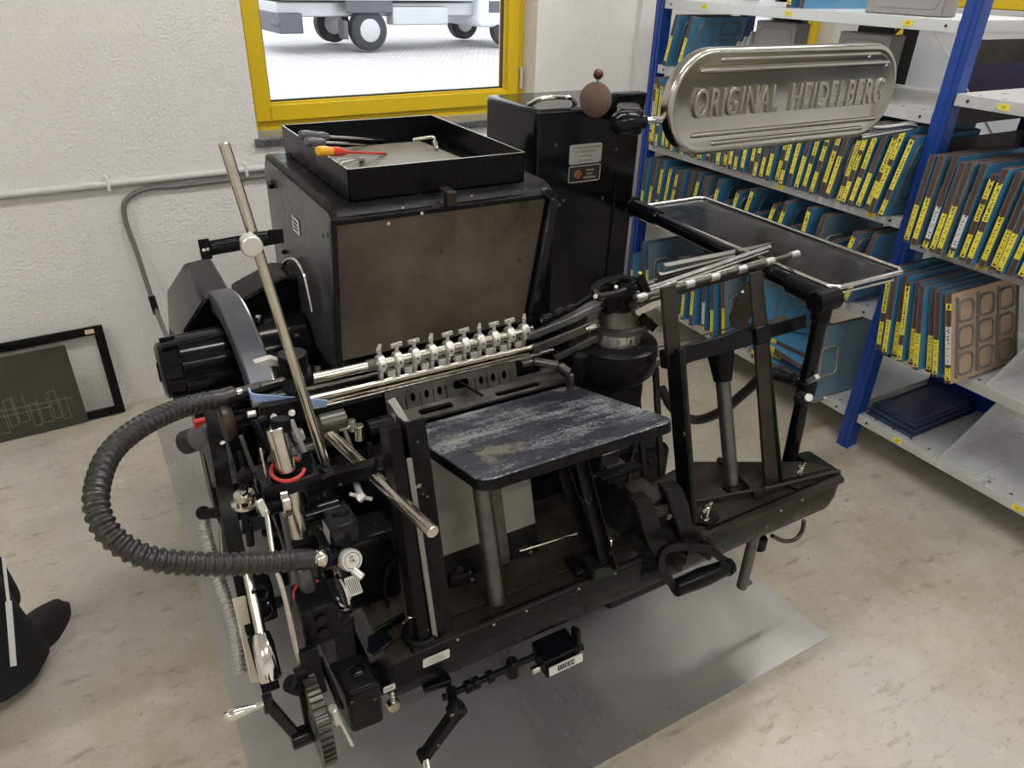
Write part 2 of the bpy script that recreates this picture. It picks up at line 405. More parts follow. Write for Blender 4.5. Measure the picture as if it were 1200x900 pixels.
# window wall with two openings: u0,u1,z0,z1
OP = [(.497, 1.745, .962, 2.35), (3.06, 3.80, .98, 2.35)]
def wallbox(b, u0, u1, z0, z1, v0=0, v1=.3):
    b.hexa([W(u0, v0, z0), W(u1, v0, z0), W(u1, v1, z0), W(u0, v1, z0), W(u0, v0, z1), W(u1, v0, z1), W(u1, v1, z1), W(u0, v1, z1)])
def wallframe(name, regions, m, v0=0, v1=.3):
    b = MB()
    for r in regions: wallbox(b, *r, v0, v1)
    return b.build(name, m, smooth=0)
u_step = 2.31
tag(wallframe('wall_back', [(-3.9, OP[0][0], 0, CH), (OP[0][0], OP[0][1], 0, OP[0][2]), (OP[0][0], OP[0][1], OP[0][3], CH), (OP[0][1], u_step, 0, CH)], 'plaster'), kind='structure')
tag(wallframe('wall_back', [(u_step, 2.60, 0, CH), ], 'plaster_smooth', -.03, .3), kind='structure')
tag(wallframe('wall_back', [(2.60, OP[1][0], 0, CH), (OP[1][0], OP[1][1], 0, OP[1][2]), (OP[1][0], OP[1][1], OP[1][3], CH), (OP[1][1], 4.7, 0, CH)], 'plaster_smooth', .0, .3), kind='structure')
tag(MB().box(XL-.1, XL, YB, 2.2, 0, CH).build('wall_left', 'plaster_smooth', smooth=0), kind='structure')
tag(MB().box(XR, XR+.1, YB, 2.6, 0, CH).build('wall_right', 'plaster_smooth', smooth=0), kind='structure')
tag(MB().box(XL, XR, YB-.1, YB, 0, CH).build('wall_front', 'plaster_smooth', smooth=0), kind='structure')
# windows: fixed frame, sash, glass
def win(u0, u1, z0, z1, v):
    root = empty('window_1' if u0 < 2 else 'window_2', W((u0+u1)/2, v, z0), kind='structure')
    def ring(nm, a0, a1, b0, b1, w, v0, v1, bev, m='yellow_paint'):
        b = MB()
        for r in ((a0, a0+w, b0, b1), (a1-w, a1, b0, b1), (a0+w, a1-w, b0, b0+w), (a0+w, a1-w, b1-w, b1)): wallbox(b, *r, v0, v1)
        return b.build(nm, m, root, bevel=bev)
    ring('window_frame', u0-.02, u1, z0, z1, .055, v, v+.07, .003)
    ring('window_sash', u0+.022, u1-.035, z0+.035, z1-.035, .06, v-.018, v+.06, .004)
    ring('glazing_bead', u0+.078, u1-.092, z0+.091, z1-.091, .012, v-.005, v+.03, .002)
    ring('glazing_gasket', u0+.089, u1-.102, z0+.102, z1-.102, .006, v+.01, v+.03, .0, 'rubber')
    g = MB(); wallbox(g, u0+.09, u1-.1, z0+.1, z1-.1, v+.02, v+.026)
    g.build('window_glass', 'glass', root, smooth=0)
    h = MB(); h.cyl(W(u1-.022, v-.022, z0+.1), W(u1-.022, v-.022, z0+.19), .007, n=10); h.build('window_hinge', 'plate_white', root)
m = bpy.data.materials.new('glass'); m.use_nodes = True; nt = m.node_tree
for n_ in list(nt.nodes):
    if n_.type == 'BSDF_PRINCIPLED': nt.nodes.remove(n_)
t_ = nt.nodes.new('ShaderNodeBsdfTransparent'); g_ = nt.nodes.new('ShaderNodeBsdfGlossy'); g_.inputs['Roughness'].default_value = .02
f_ = nt.nodes.new('ShaderNodeFresnel'); f_.inputs['IOR'].default_value = 1.3; x_ = nt.nodes.new('ShaderNodeMixShader')
nt.links.new(f_.outputs[0], x_.inputs[0]); nt.links.new(t_.outputs[0], x_.inputs[1]); nt.links.new(g_.outputs[0], x_.inputs[2]); nt.links.new(x_.outputs[0], nt.nodes['Material Output'].inputs[0])
MATS['glass'] = m
win(.497, 1.745, .975, 2.33, .10)
win(3.06, 3.80, .99, 2.33, .10)
b = MB(); wallbox(b, .48, 1.765, .94, .968, -.02, .10)
tag(b.build('trim_1', 'granite', bevel=.003), kind='structure')
b = MB(); wallbox(b, .497, 1.745, .968, .9745, -.018, .10)
tag(b.build('trim_2', 'granite_light', smooth=0), kind='structure')
# conduit + cable + heating pipes on the window wall
pa = A(0, 230, y=2.15); pc = lambda u, z, v=-.016: W(u, v, z)
b = MB(); b.rod(W(-1.7, -.016, .862), W(1.9, -.016, .866), .0125)
root = empty('conduit', W(-.2, -.016, .85), 'light grey round conduit running along the white wall under the window', 'conduit')
b.build('pipe', 'pipe_grey', root)
for u in (-.04, .43, 1.1):
    b = MB(); b.bar(W(u, -.014, .84), W(u, -.014, .89), .01, .032, up=WN); b.build('clip', 'white_paper', root, bevel=.002)
pts = [W(1.3, -.012, .828), W(.75, -.012, .832), W(.42, -.012, .832), W(.2, -.012, .830), W(.08, -.012, .832), W(.005, -.014, .80), W(-.012, -.016, .73), W(0, -.03, .60), W(.012, -.06, .42), W(.03, -.16, .27), W(.04, -.26, .24)]
root = empty('power_cable', W(0, -.02, .3), 'dark grey cable bending down the white wall to the press motor', 'cable')
b = MB(); b.tube(bez(pts, 8), .0085, 10); b.build('sheath', 'cable_grey', root)
b = MB(); b.rod(W(.010, -.055, .45), W(.014, -.068, .38), .012); b.build('tape_wrap', 'black_matte', root)
# white heater pipes seen right of the press hood, with a red box below
root = empty('heating_pipe', W(1.75, -.03, .83), 'white painted heating pipes against the wall right of the press hood', 'pipe')
b = MB(); b.rod(W(1.2, -.04, .90), W(2.2, -.04, .91), .011); b.build('pipe', 'white_paper', root)
b = MB(); b.tube(bez([W(1.25, -.04, .80), W(1.72, -.04, .80), W(1.78, -.04, .78), W(1.79, -.04, .7), W(1.79, -.04, .05)], 6), .011); b.build('pipe', 'white_paper', root)
p = A(620, 188, y=1.95)
root = empty('red_box', (p.x, 1.95, p.z-.06), 'red plastic box standing between the press hood and the wall', 'box')
root.location.z = .62; LOC[root.name].z = .62
b = MB(); b.box(p.x-.12, p.x+.04, 1.86, 2.02, .62, .80); b.build('box_body', 'red', root, bevel=.006)
b = MB(); b.box(p.x-.126, p.x+.046, 1.855, 2.025, .80, .812); b.build('box_rim', 'alu', root, bevel=.002)
b = MB(); b.box(p.x-.3, p.x+.1, 1.8, 2.1, .585, .62)
for xx in (p.x-.28, p.x+.06):
    b.box(xx, xx+.03, 1.81, 1.84, 0, .585); b.box(xx, xx+.03, 2.06, 2.09, 0, .585)
tag(b.build('wall_stand', 'black_matte', bevel=.003), 'low black stand behind the press under the red box', 'stand')
# ---- framed board and steel plate leaning on the wall, far left
fr = [A(-95, 420, y=2.10), A(118, 379, y=2.10), A(148, 482, z=.012), A(-60, 530, z=.012)]
fb = [Vector((-.078-.55, 2.10-.03, .012)), Vector((-.078, 2.10, .012))]
root = empty('metal_frame', fb[1], 'empty black metal frame leaning on the white wall by the floor', 'frame')
P0 = A(147, 481, z=.004); P1 = A(118, 380, x=P0.x-.004)
P1 = A(118, 380, y=2.135)
ex = (A(0, 518, z=.004)-P0); ex.z = 0; ex.normalize(); ex = -WD
up = (P1-P0); up = (up-ex*up.dot(ex)); hgt = up.length; up.normalize()
nrm = ex.cross(up).normalized()
def F(a, c, e=0): return P0+ex*a+up*c+nrm*e
def leanring(b, w, L, H, t):
    for (a0, a1, c0, c1) in ((0, w, 0, H), (L-w, L, 0, H), (w, L-w, 0, w), (w, L-w, H-w, H)):
        b.hexa([F(a0, c0, -t), F(a1, c0, -t), F(a1, c0, 0), F(a0, c0, 0), F(a0, c1, -t), F(a1, c1, -t), F(a1, c1, 0), F(a0, c1, 0)])
b = MB(); leanring(b, .032, .62, hgt, .012); b.build('frame_bars', 'black_worn', root, bevel=.002)
b = MB(); b.hexa([F(.03, hgt-.024, -.014), F(.06, hgt-.024, -.014), F(.06, hgt-.024, -.012), F(.03, hgt-.024, -.012), F(.03, hgt-.008, -.014), F(.06, hgt-.008, -.014), F(.06, hgt-.008, -.012), F(.03, hgt-.008, -.012)]); b.build('sticker', 'cream', root)
# etched plate
q0 = A(104, 493, z=.004); q1 = A(76, 404, y=2.055)
up2 = (q1-q0); up2 = up2-ex*up2.dot(ex); h2 = up2.length; up2.normalize(); n2 = ex.cross(up2).normalized()
skew = (q1-q0).dot(ex)
def G(a, c, e=0): return q0+ex*a+up2*c+n2*e
m = mat('etched', (.075, .07, .064), .42, metal=.6, col2=(.105, .10, .092), nscale=4, rvar=.08)
L_ = .5
b = MB(); b.hexa([G(0, 0, -.003), G(L_, 0, -.003), G(L_, 0, 0), G(0, 0, 0), G(skew, h2, -.003), G(L_+skew, h2, -.003), G(L_+skew, h2, 0), G(skew, h2, 0)])
root = empty('steel_plate', q0, 'dark steel plate with scratched die outlines leaning before the black frame', 'plate')
b.build('plate_sheet', 'etched', root)
mat('scratch', (.42, .42, .4), .5); b = MB(); rr = random.Random(4)
def scr(a0, c0, a1, c1, w=.0008):
    p, q = G(a0, c0, -.0033), G(a1, c1, -.0033); b.bar(p, q, w, .0005, up=n2)
x = .05
for i in range(9):
    wv = rr.uniform(.02, .034); c0 = rr.uniform(.03, .07); c1 = c0+rr.uniform(.09, .12)
    for s in ((x, c0, x, c1), (x+wv, c0, x+wv, c1)): scr(*s)
    if i % 2: scr(x, c1, x+wv, c1)
    scr(x, c0, x+wv*.9, c0); x += wv+rr.uniform(.004, .01)
scr(.03, .118, .42, .135); scr(.1, .10, .3, .104)
b.build('scratch_marks', 'scratch', root)
# steel sheet under the press
mat('floor_steel', (.40, .395, .375), .33, metal=.6, col2=(.50, .495, .475), nscale=2.2, thr=(.3, .7), rvar=.13, stretch=(1.6, .7, 1))
tag(MB().box(0, 1.444, 0, 1.98, .0, .003).build('floor_sheet', 'floor_steel', smooth=0), 'large grey steel sheet lying on the concrete under the press', 'steel sheet')
# ceiling lights
mat('lamp', (1, 1, 1), .5, emit=((1, .985, .96), 19.))
k = 0
for (x, y) in ((-2.0, -2.2), (-2.0, .6), (.9, -2.2), (.9, .6), (2.95, -1.6), (2.95, .9)):  # last pair, over the shelving, is added to brighten the dies and panels behind
    o = empty('ceiling_light', (x, y, CH), 'long white ceiling light fitting, out of view above the workshop', 'ceiling light', 'ceiling light fittings')
    MB().box(x-.75, x+.75, y-.09, y+.09, CH-.05, CH-.001).build('housing', 'plate_white', o)
    MB().box(x-.73, x+.73, y-.075, y+.075, CH-.06, CH-.05).build('diffuser', 'lamp', o, smooth=0)
# ---- yard outside
mat('paving', (.56, .54, .52), .9)
_m = MATS['paving']; _N = _m.node_tree.nodes; _L = _m.node_tree.links
_tc = _N.new('ShaderNodeTexCoord'); _mp = _N.new('ShaderNodeMapping'); _mp.inputs['Rotation'].default_value = (0, 0, .5)
_bt = _N.new('ShaderNodeTexBrick'); _bt.inputs['Scale'].default_value = 2.6; _bt.inputs['Color1'].default_value = (.60, .575, .56, 1); _bt.inputs['Color2'].default_value = (.48, .455, .445, 1); _bt.inputs['Mortar'].default_value = (.36, .34, .33, 1); _bt.inputs['Mortar Size'].default_value = .03
_L.new(_tc.outputs['Object'], _mp.inputs['Vector']); _L.new(_mp.outputs['Vector'], _bt.inputs['Vector']); _L.new(_bt.outputs['Color'], _N['Principled BSDF'].inputs['Base Color'])
tag(MB().add([(-25, 3.2, .1), (45, 3.2, .1), (45, 45, .25), (-25, 45, .25), (-25, 3.2, -.2), (45, 3.2, -.2), (45, 45, -.2), (-25, 45, -.2)], [(0, 1, 2, 3), (7, 6, 5, 4), (0, 4, 5, 1), (1, 5, 6, 2), (2, 6, 7, 3), (3, 7, 4, 0)]).build('ground_outside', 'paving', smooth=0), kind='structure')
def vehicle(px, py, depth, zg, ang, label, sc=1., small=False):
    o = A(px, py, z=zg); 
    root = empty('box_truck', (o.x, o.y, zg), label, 'truck')
    a = R_(ang); ux = Vector((math.cos(a), math.sin(a), 0)); uy = Vector((-math.sin(a), math.cos(a), 0))
    def T(x, y, z): return o+ux*x*sc+uy*y*sc+Vector((0, 0, z*sc))
    def bx(b, x0, x1, y0, y1, z0, z1): b.hexa([T(x0, y0, z0), T(x1, y0, z0), T(x1, y1, z0), T(x0, y1, z0), T(x0, y0, z1), T(x1, y0, z1), T(x1, y1, z1), T(x0, y1, z1)])
    b = MB(); bx(b, -1.6, 2.15, -.05, 2.0, .82, 3.0); b.build('box_body', 'van_white', root, bevel=.03)
    b = MB(); bx(b, -1.6, 2.3, .25, 1.7, .55, .78); bx(b, .45, 1.6, -.0, .3, .42, .72); b.build('chassis', 'hub', root, bevel=.02)
    b = MB(); bx(b, 2.3, 3.9, 0, 1.95, .35, 2.5); b.build('cab', 'van_white', root, bevel=.12, seg=3)
    b = MB(); bx(b, 2.5, 3.95, -.02, 0, .62, .82); b.build('side_moulding', 'van_dark', root)
    for x, y in ((0, .02), (3.0, .02), (0, 1.75), (3.0, 1.75)):
        b = MB(); c0 = T(x, y, .34); c1 = T(x, y+.24, .34); b.lathe(c0, c1, [(0, .2*sc), (0, .3*sc), (.03*sc, .34*sc), (.21*sc, .34*sc), (.24*sc, .3*sc)], 28); w = b.build('wheel', 'tyre', root)
        b = MB(); b.lathe(T(x, y-.012, .34), T(x, y+.03, .34), [(0, .06*sc), (0, .09*sc), (.01*sc, .19*sc), (.04*sc, .21*sc)], 20)
        hb = b.build('hub_cap', 'hub', w)
    b = MB(); bx(b, -1.62, -1.2, .1, 1.8, .3, .62); bx(b, -1.65, -1.6, .1, .5, .42, .5); b.build('bumper', 'van_dark', root, bevel=.02)
    b = MB(); bx(b, -.45, .45, -.02, .02, .62, .86); bx(b, -.5, -.42, 0, .3, .2, .5); b.build('mudguard', 'van_dark', root, bevel=.02)
    return root
vehicle(436, 60, 13, .17, 4, 'white box truck with grey rear wheel parked outside the window', 1.)
o = A(335, 12, z=.2)
root = empty('delivery_van', o, 'distant white van at the upper left edge of the window view', 'van')
def bxo(nm, x0, x1, z0, z1, m, y0=0, y1=1.8): return MB().box(o.x+x0, o.x+x1, o.y+y0, o.y+y1, o.z+z0, o.z+z1).build(nm, m, root, bevel=.05)
bxo('van_body', -4.6, .1, .35, 2.2, 'van_white')
for x in (-3.6, -.7):
    b = MB(); b.cyl((o.x+x, o.y-.02, o.z+.33), (o.x+x, o.y+.2, o.z+.33), .33, n=24); b.build('wheel', 'tyre', root)
o2 = A(385, 10, z=.2)
root = empty('trailer', o2, 'distant white flatbed trailer behind the box truck outside', 'trailer')
MB().box(o2.x-1.2, o2.x+4.5, o2.y, o2.y+2, o2.z+.6, o2.z+1.8).build('trailer_bed', 'van_white', root, bevel=.03)
for x in (-.4, .7):
    b = MB(); b.cyl((o2.x+x, o2.y-.02, o2.z+.33), (o2.x+x, o2.y+.25, o2.z+.33), .33, n=24); b.build('wheel', 'tyre', root)
tag(MB().box(-25, 45, 40, 40.3, 0, 9).build('wall_outside', 'van_white', smooth=0), kind='structure')
# ================================================================== SHELVING
SX = 2.255
def post(y, z1=1.9, x=SX, m='blue_post', w=.05, d=.05):
    b = MB()
    b.box(x, x+.004, y-w/2, y+w/2, 0, z1)
    b.box(x, x+d, y+w/2-.003, y+w/2, 0, z1); b.box(x, x+d, y-w/2, y-w/2+.003, 0, z1)
    b.box(x-.004, x, y-.006, y+.006, 0, z1)
    return b
root_sh = empty('storage_shelving', (SX, 1.0, 0), 'blue and galvanised steel shelving full of cutting dies beside the press', 'shelving unit')
yN, yF = .612, 1.965
for y in (yN, yF):
    post(y).build('front_post', 'blue_post', root_sh, bevel=.002)
    post(y, x=SX+.50).build('back_post', 'blue_post_dark', root_sh, bevel=.002)
    MB().box(SX+.01, SX+.05, y-.04, y+.03, 0, .006).build('foot_plate', 'galv', root_sh)
post(-.74).build('front_post', 'blue_post', root_sh, bevel=.002)
post(-.74, x=SX+.50).build('back_post', 'blue_post_dark', root_sh, bevel=.002)
def shelf(y0, y1, zt, m='galv', lip=.034):
    b = MB(); D = .52
    b.box(SX+.004, SX+D, y0, y1, zt-.004, zt)
    b.box(SX+.004, SX+.007, y0, y1, zt-lip, zt-.002); b.box(SX+.004, SX+.03, y0, y1, zt-lip, zt-lip+.002)
    b.box(SX+D-.003, SX+D, y0, y1, zt-lip, zt-.002)
    b.box(SX+.004, SX+D, y0, y0+.003, zt-lip, zt-.002); b.box(SX+.004, SX+D, y1-.003, y1, zt-lip, zt-.002)
    s = b.build('shelf_board', m, root_sh, bevel=.0012)
    b = MB(); y = y0+.05
    while y < y1-.02:
        b.cyl((SX+.03, y, zt-.001), (SX+.03, y, zt+.0004), .0055, n=10); y += .07
    for yy in (y0+.04, y1-.04): b.cyl((SX+.002, yy, zt-.017), (SX+.0045, yy, zt-.017), .0045, n=10)
    b.build('punched_hole', 'ink', s)
    b = MB()
    return s
def stag(y, z, s):
    b = MB(); b.box(SX+.002, SX+.0038, y-.016, y+.016, z-.008, z+.008); l = b.build('shelf_label', 'label_plain', root_sh)
    text('label_print', s, (0, -1, 0), (0, 0, 1), (SX+.0018, y, z), .011, 'ink', l, ext=.0002)
mat('label_plain', (.86, .74, .06), .5)
LB = [1.455, 1.203, .875, .545, .155]; RB = [1.266, .825, .462, .155]
for z in LB: shelf(yN+.026, yF-.026, z, 'galv_white' if z > 1.4 else 'galv')
for z in RB: shelf(-.71, yN-.026, z)
for y, z, s in ((1.70, 1.438, 'A1'), (1.27, 1.438, 'A2'), (.80, 1.438, 'A3'), (1.15, .858, 'C2'), (.75, .858, 'C3'), (.44, 1.249, 'H1'), (.35, .808, 'H2'), (.42, .138, 'H4'), (.0, .138, 'H5'), (-.3, 1.249, 'H3')): stag(y, z, s)
# cross bracing wires and drop arms
b = MB(); b.bar((SX+.50, yN, 1.0), (SX+.50, yN+.9, 1.85), .002, .012, up=(1, 0, 0)); b.bar((SX+.5, yN, 1.75), (SX+.5, yN-.7, 1.0), .002, .01, up=(1, 0, 0)); b.build('cross_brace', 'galv', root_sh)
for z in RB[:1]+[1.44, 1.16]:
    b = MB(); b.box(SX+.05, SX+.5, yN-.004, yN+.004, z-.1, z-.035); b.build('side_beam', 'brown_bar', root_sh)
# ---- cutting dies
def die(name, h, d, t, face, edge, labels, rule, rs=0, lipm=None):
    """front edge at x=0 (towards the aisle), visible face at y=0, standing on z=0"""
    r = empty(name, (0, 0, 0))
    b = MB(); f = .0016
    b.m(0).box(0, d, f, t-f, 0, h); b.m(1).box(-.0002, d, 0, f, 0, h); b.m(1).box(-.0002, d, t-f, t, 0, h)
    kids = [b.build('board', [edge, face], r, bevel=.0)]
    for z0, z1, m_ in labels:
        kids.append(MB().box(-.0012, -.0002, t*.08, t*.92, z0, z1).build('label', m_, r))
    if rule:
        rr = random.Random(rs); b = MB()
        def loop(x0, x1, z0, z1, w=.006, k=.004):
            p = [(x, -k/2, z) for x, z in rrect(x0, z0, x1, z1, min(.02, (x1-x0)/3, (z1-z0)/3), 3)]
            b.tube(p, w/2, 6, closed=True)
        if rule == 1:
            loop(.05*d/.3, d*.45, h*.12, h*.88); loop(d*.55, d*.93, h*.15, h*.55); loop(d*.55, d*.9, h*.65, h*.9)
        elif rule == 2:
            loop(d*.08, d*.92, h*.1, h*.9); loop(d*.16, d*.84, h*.2, h*.8, .004)
            b.box(d*.3, d*.305, -.004, 0, h*.12, h*.88); b.box(d*.6, d*.605, -.004, 0, h*.12, h*.88)
            b.box(d*.1, d*.9, -.004, 0, h*.5, h*.505)
        elif rule == 3:
            loop(d*.1, d*.35, h*.3, h*.7, .01)
        elif rule == 4:
            for i in range(3):
                for j in range(3):
                    loop(d*(.08+.3*i), d*(.30+.3*i), h*(.07+.3*j), h*(.30+.3*j), .007, .008)
            for i in range(4): b.box(d*(.05+.3*i), d*(.062+.3*i), -.008, 0, h*.05, h*.95)
        kids.append(b.build('cutting_rule', 'die_rule' if rule != 3 else 'die_foam', r))
    KC[r.name] = kids
    return r
Y_ = 'label_yellow'
PROTO = [
 die('cutting_die', .27, .34, .019, 'die_blue', 'die_brown', [(.01, .12, Y_)], 0),
 die('cutting_die', .28, .36, .019, 'die_blue', 'die_brown', [(.02, .10, Y_), (.13, .24, Y_)], 1, 1),
 die('cutting_die', .26, .34, .018, 'die_blue', 'die_brown', [(.005, .055, Y_), (.09, .25, Y_)], 2, 2),
 die('cutting_die', .275, .35, .019, 'die_blue_grey', 'die_brown', [(.02, .15, Y_)], 3, 3),
 die('cutting_die', .283, .37, .0195, 'die_blue', 'die_brown', [(.05, .16, Y_), (.18, .27, Y_)], 1, 5),
 die('cutting_die', .255, .33, .018, 'die_blue_grey', 'die_brown', [(.01, .08, Y_), (.12, .17, Y_), (.185, .24, Y_)], 2, 6),
 die('cutting_die', .28, .35, .019, 'die_blue', 'die_brown', [(.0, .02, Y_), (.03, .13, 'label_white')], 3, 7),
 die('cutting_die', .279, .36, .0195, 'die_tan', 'die_brown', [(.01, .05, Y_), (.06, .18, 'label_white'), (.23, .25, Y_)], 4, 8),
 die('cutting_die', .20, .30, .019, 'die_blue', 'die_brown', [(.02, .12, Y_)], 1, 9),
]
USED = set()
ORD = ['first', 'second', 'third', 'fourth', 'fifth', 'sixth', 'seventh', 'eighth', 'ninth', 'tenth', 'eleventh', 'twelfth', 'thirteenth', 'fourteenth', 'fifteenth', 'sixteenth', 'seventeenth', 'eighteenth', 'nineteenth', 'twentieth', 'twenty-first', 'twenty-second', 'twenty-third', 'twenty-fourth', 'twenty-fifth', 'twenty-sixth', 'twenty-seventh', 'twenty-eighth', 'twenty-ninth', 'thirtieth', 'thirty-first', 'thirty-second', 'thirty-third', 'thirty-fourth', 'thirty-fifth', 'thirty-sixth', 'thirty-seventh', 'thirty-eighth', 'thirty-ninth', 'fortieth']
def put(k, x, y, z, lean=0, yaw=0, label='', group='', rot=None):
    p = PROTO[k]
    if k not in USED: o = p; USED.add(k)
    else: o = copy_tree(p)
    o.location = (x, y, z); o.rotation_euler = rot if rot else (-R_(lean), 0, R_(yaw))
    tag(o, label, 'cutting die', group)
    return o
rr = random.Random(11)
def face_of(k): return {7: 'tan faced', 3: 'grey-blue', 5: 'grey-blue'}.get(k, 'blue')
def row(y0, y1, z, ks, lean0, lean1, where, group, x=SX-.03, gap=.004, yawr=2, step=None):
    y = y0; i = 0; tot = []
    n = 0; pl = lean0; ex_ = 0
    while y > y1:
        k = ks[i % len(ks)] if i < len(ks) or step is None else ks[i % len(ks)]
        f = (y0-y)/(y0-y1); jt = .25 if step is None else .8; ln = lean0+(lean1-lean0)*f+rr.uniform(-jt, jt); yv = .35 if step is None else yawr*.6
        t = .0202/math.cos(R_(ln))+(.0015+gap*rr.random() if step is None else step*rr.uniform(.8, 1.3))+(.30*max(0, R_(ln-pl)) if n else 0)+ex_; pl = ln; n = 1; ex_ = {1: .0045, 2: .0045, 3: .0075, 4: .0045, 5: .0045, 6: .0075, 7: .0125, 8: .0045}.get(k, .0)
        y -= t
        dx = rr.uniform(-.015, .01)
        put(k, x+dx, y, z+.0016+(.0205*math.sin(R_(max(0, ln))))+.012*math.sin(R_(max(0, -ln)))*(k in (3, 6)), ln, rr.uniform(-yv, yv), '%s cutting die, %s from the left %s' % (face_of(k), ORD[i], where), group)
        i += 1
row(yF-.05, 1.36, LB[2], [7, 1, 2, 0, 5, 4, 2, 1, 6, 3, 5, 2, 0, 1, 4, 5, 2], 1, 0, 'in the row below the chrome sign', 'dies in the packed row below the chrome sign', gap=.003)
row(1.34, .68, LB[2], [1, 4, 2, 5, 1, 5, 2, 4, 0, 1, 5, 4, 3, 2, 5, 1, 0], -2, -9, 'in the tilted row by the near post', 'dies in the tilted row left of the near post', gap=.012)
row(1.93, 1.60, LB[3], [0, 3, 1, 2, 5], -3, -8, 'on the third shelf by the far post', 'dies on the third shelf by the far post', step=.018, yawr=4)
row(1.57, 1.08, LB[3], [3, 1, 8, 2, 4, 8, 5, 1, 8], -6, -14, 'on the shelf behind the side table', 'dies on the third shelf behind the side table', step=.03, yawr=4)
row(1.04, .775, LB[3], [4, 3, 8, 5, 0], -4, -12, 'on the third shelf near the front post', 'dies on the third shelf near the front post', step=.036, yawr=5)
row(1.93, 1.68, LB[4], [8, 0, 3, 8], 8, 12, 'on the bottom shelf by the far post', 'dies on the bottom shelf by the far post', step=.03, yawr=4)
row(1.64, 1.30, LB[4], [3, 0, 4, 6, 0, 3], 2, 14, 'on the bottom shelf behind the press', 'dies on the bottom shelf seen through the delivery frame', step=.03, yawr=4)
row(yN-.03, -.2, RB[1], [0, 3, 6, 0, 3, 6, 5, 1, 3, 0, 0, 4, 0, 3, 6, 4, 1, 0, 5, 3, 2, 0, 4, 1, 5], -1, -7, 'on the upper right shelf', 'dies on the upper right shelf', x=SX-.06, gap=.006)
row(yN-.066, .315, RB[2], [1, 0, 0, 2, 0, 0, 0, 0, 6, 0, 0, 0], 8, 17, 'in the leaning lower right row', 'dies in the leaning row on the lower right shelf', x=SX-.09, gap=.001)
put(7, SX-.10, .266, RB[2]+.0095, 18, 0, 'tan cutting die with many wire-like rules, rightmost of the leaning row', 'dies in the leaning row on the lower right shelf')
# two dies on the shelf behind the sign, one upright at the post, one behind
put(8, SX-.03, 1.85, LB[1]+.002, -13, 0, 'light blue die with thick rules, left of two above the sign', 'dies above the chrome sign')
put(8, SX-.03, 1.76, LB[1]+.002, -14, 0, 'light blue die with thick rules, right of two above the sign', 'dies above the chrome sign')
put(3, SX-.08, .735, LB[4]+.0055, 12, -3, 'blue die with oval handle cutout standing beside the near blue post', 'die beside the near post')
# big flat blue board and a pile of dies lying flat
put(8, SX-.02, 1.20, LB[4]+.131, 0, 0, 'large blue die standing on edge across the pile of flat dies', 'large die on the bottom shelf', rot=(0, 0, R_(-55)))
for i, (k, yw, dy) in enumerate(((0, 8, 0), (0, -5, .02), (0, 12, -.01), (0, 3, .015), (0, -7, 0), (0, 5, .02))):
    put(k, SX-.02, 1.10+dy, LB[4]+.001+.021*i, 0, 0, '%s flat die from the bottom of the pile on the bottom shelf' % ORD[i], 'pile of flat dies on the bottom shelf', rot=(R_(90), 0, R_(yw-90+90)))
# top shelf: flat dies and bins
for i, (k, y) in enumerate(((0, 1.28), (4, 1.22))):
    put(k, SX+.02, y, LB[0]+.0005, 0, 0, 'die standing at the left on the topmost shelf' if i == 0 else 'die standing at the right on the topmost shelf', 'dies on the topmost shelf', rot=(0, 0, R_(3)))
# trays, bookends, boxes
def bookend(y, z, label, x0=SX+.02):
    r = empty('bookend', (x0, y, z), label, 'shelf divider', 'galvanised shelf dividers')
    b = MB(); b.prism([(x0, y, z+.001), (x0+.42, y, z+.001), (x0+.42, y, z+.19), (x0+.30, y, z+.19)], (0, .003, 0)); b.build('upright', 'galv', r)
    b = MB(); b.box(x0, x0+.42, y-.12, y, z+.0005, z+.003); b.build('foot', 'galv', r)
bookend(.27, RB[3], 'grey sheet metal divider standing on the bottom right shelf'); bookend(.22, RB[2], 'grey sheet metal divider against the tan die, lower right shelf')
for i in range(3):
    r = empty('plastic_tray', (SX+.05, .5, RB[3]), '%s dark blue flat tray in the stack on the bottom right shelf' % ('lowest', 'middle', 'topmost')[i], 'tray', 'stacked dark blue trays'); z = RB[3]+.0005+i*.016
    y0, y1, x0, x1 = .39, .575, SX+.03+.01*i, SX+.42
    MB().box(x0, x1, y0+.005*i, y1, z, z+.008).build('tray_base', 'tray_blue', r, bevel=.003)
    b = MB(); b.tube([(x0+.008, y0+.012+.005*i, z+.011), (x1-.01, y0+.012+.005*i, z+.011), (x1-.01, y1-.01, z+.011), (x0+.008, y1-.01, z+.011)], .0045, 8, closed=True); b.build('tray_rim', 'tray_blue', r)
MB().box(SX+.3, SX+.46, .42, .58, RB[3]+.05, RB[3]+.19)
tag(MB().box(SX+.432, SX+.445, .30, .575, RB[3]+.0005, RB[3]+.13).build('blue_board', 'blue_post', bevel=.003), 'blue panel standing behind the stacked trays on the bottom right shelf', 'panel')
def bin_(y0, y1, z, h, label):
    r = empty('storage_box', (SX+.12, (y0+y1)/2, z), label, 'box', 'grey boxes on the upper shelves')
    x0, x1 = SX+.08, SX+.15
    b = MB(); t = .004
    z += .001; b.box(x0, x1, y0, y1, z, z+t); b.box(x0, x0+t, y0, y1, z, z+h); b.box(x1-t, x1, y0, y1, z, z+h); b.box(x0, x1, y0, y0+t, z, z+h); b.box(x0, x1, y1-t, y1, z, z+h)
    b.build('box_body', 'box_grey', r, bevel=.002)
    b = MB(); b.tube([(x0-.001, y, zz) for y, zz in rrect(y0+.02, z+.02, y1-.02, z+h-.02, .02)], .002, 6, closed=True); b.build('front_ridge', 'box_grey', r)
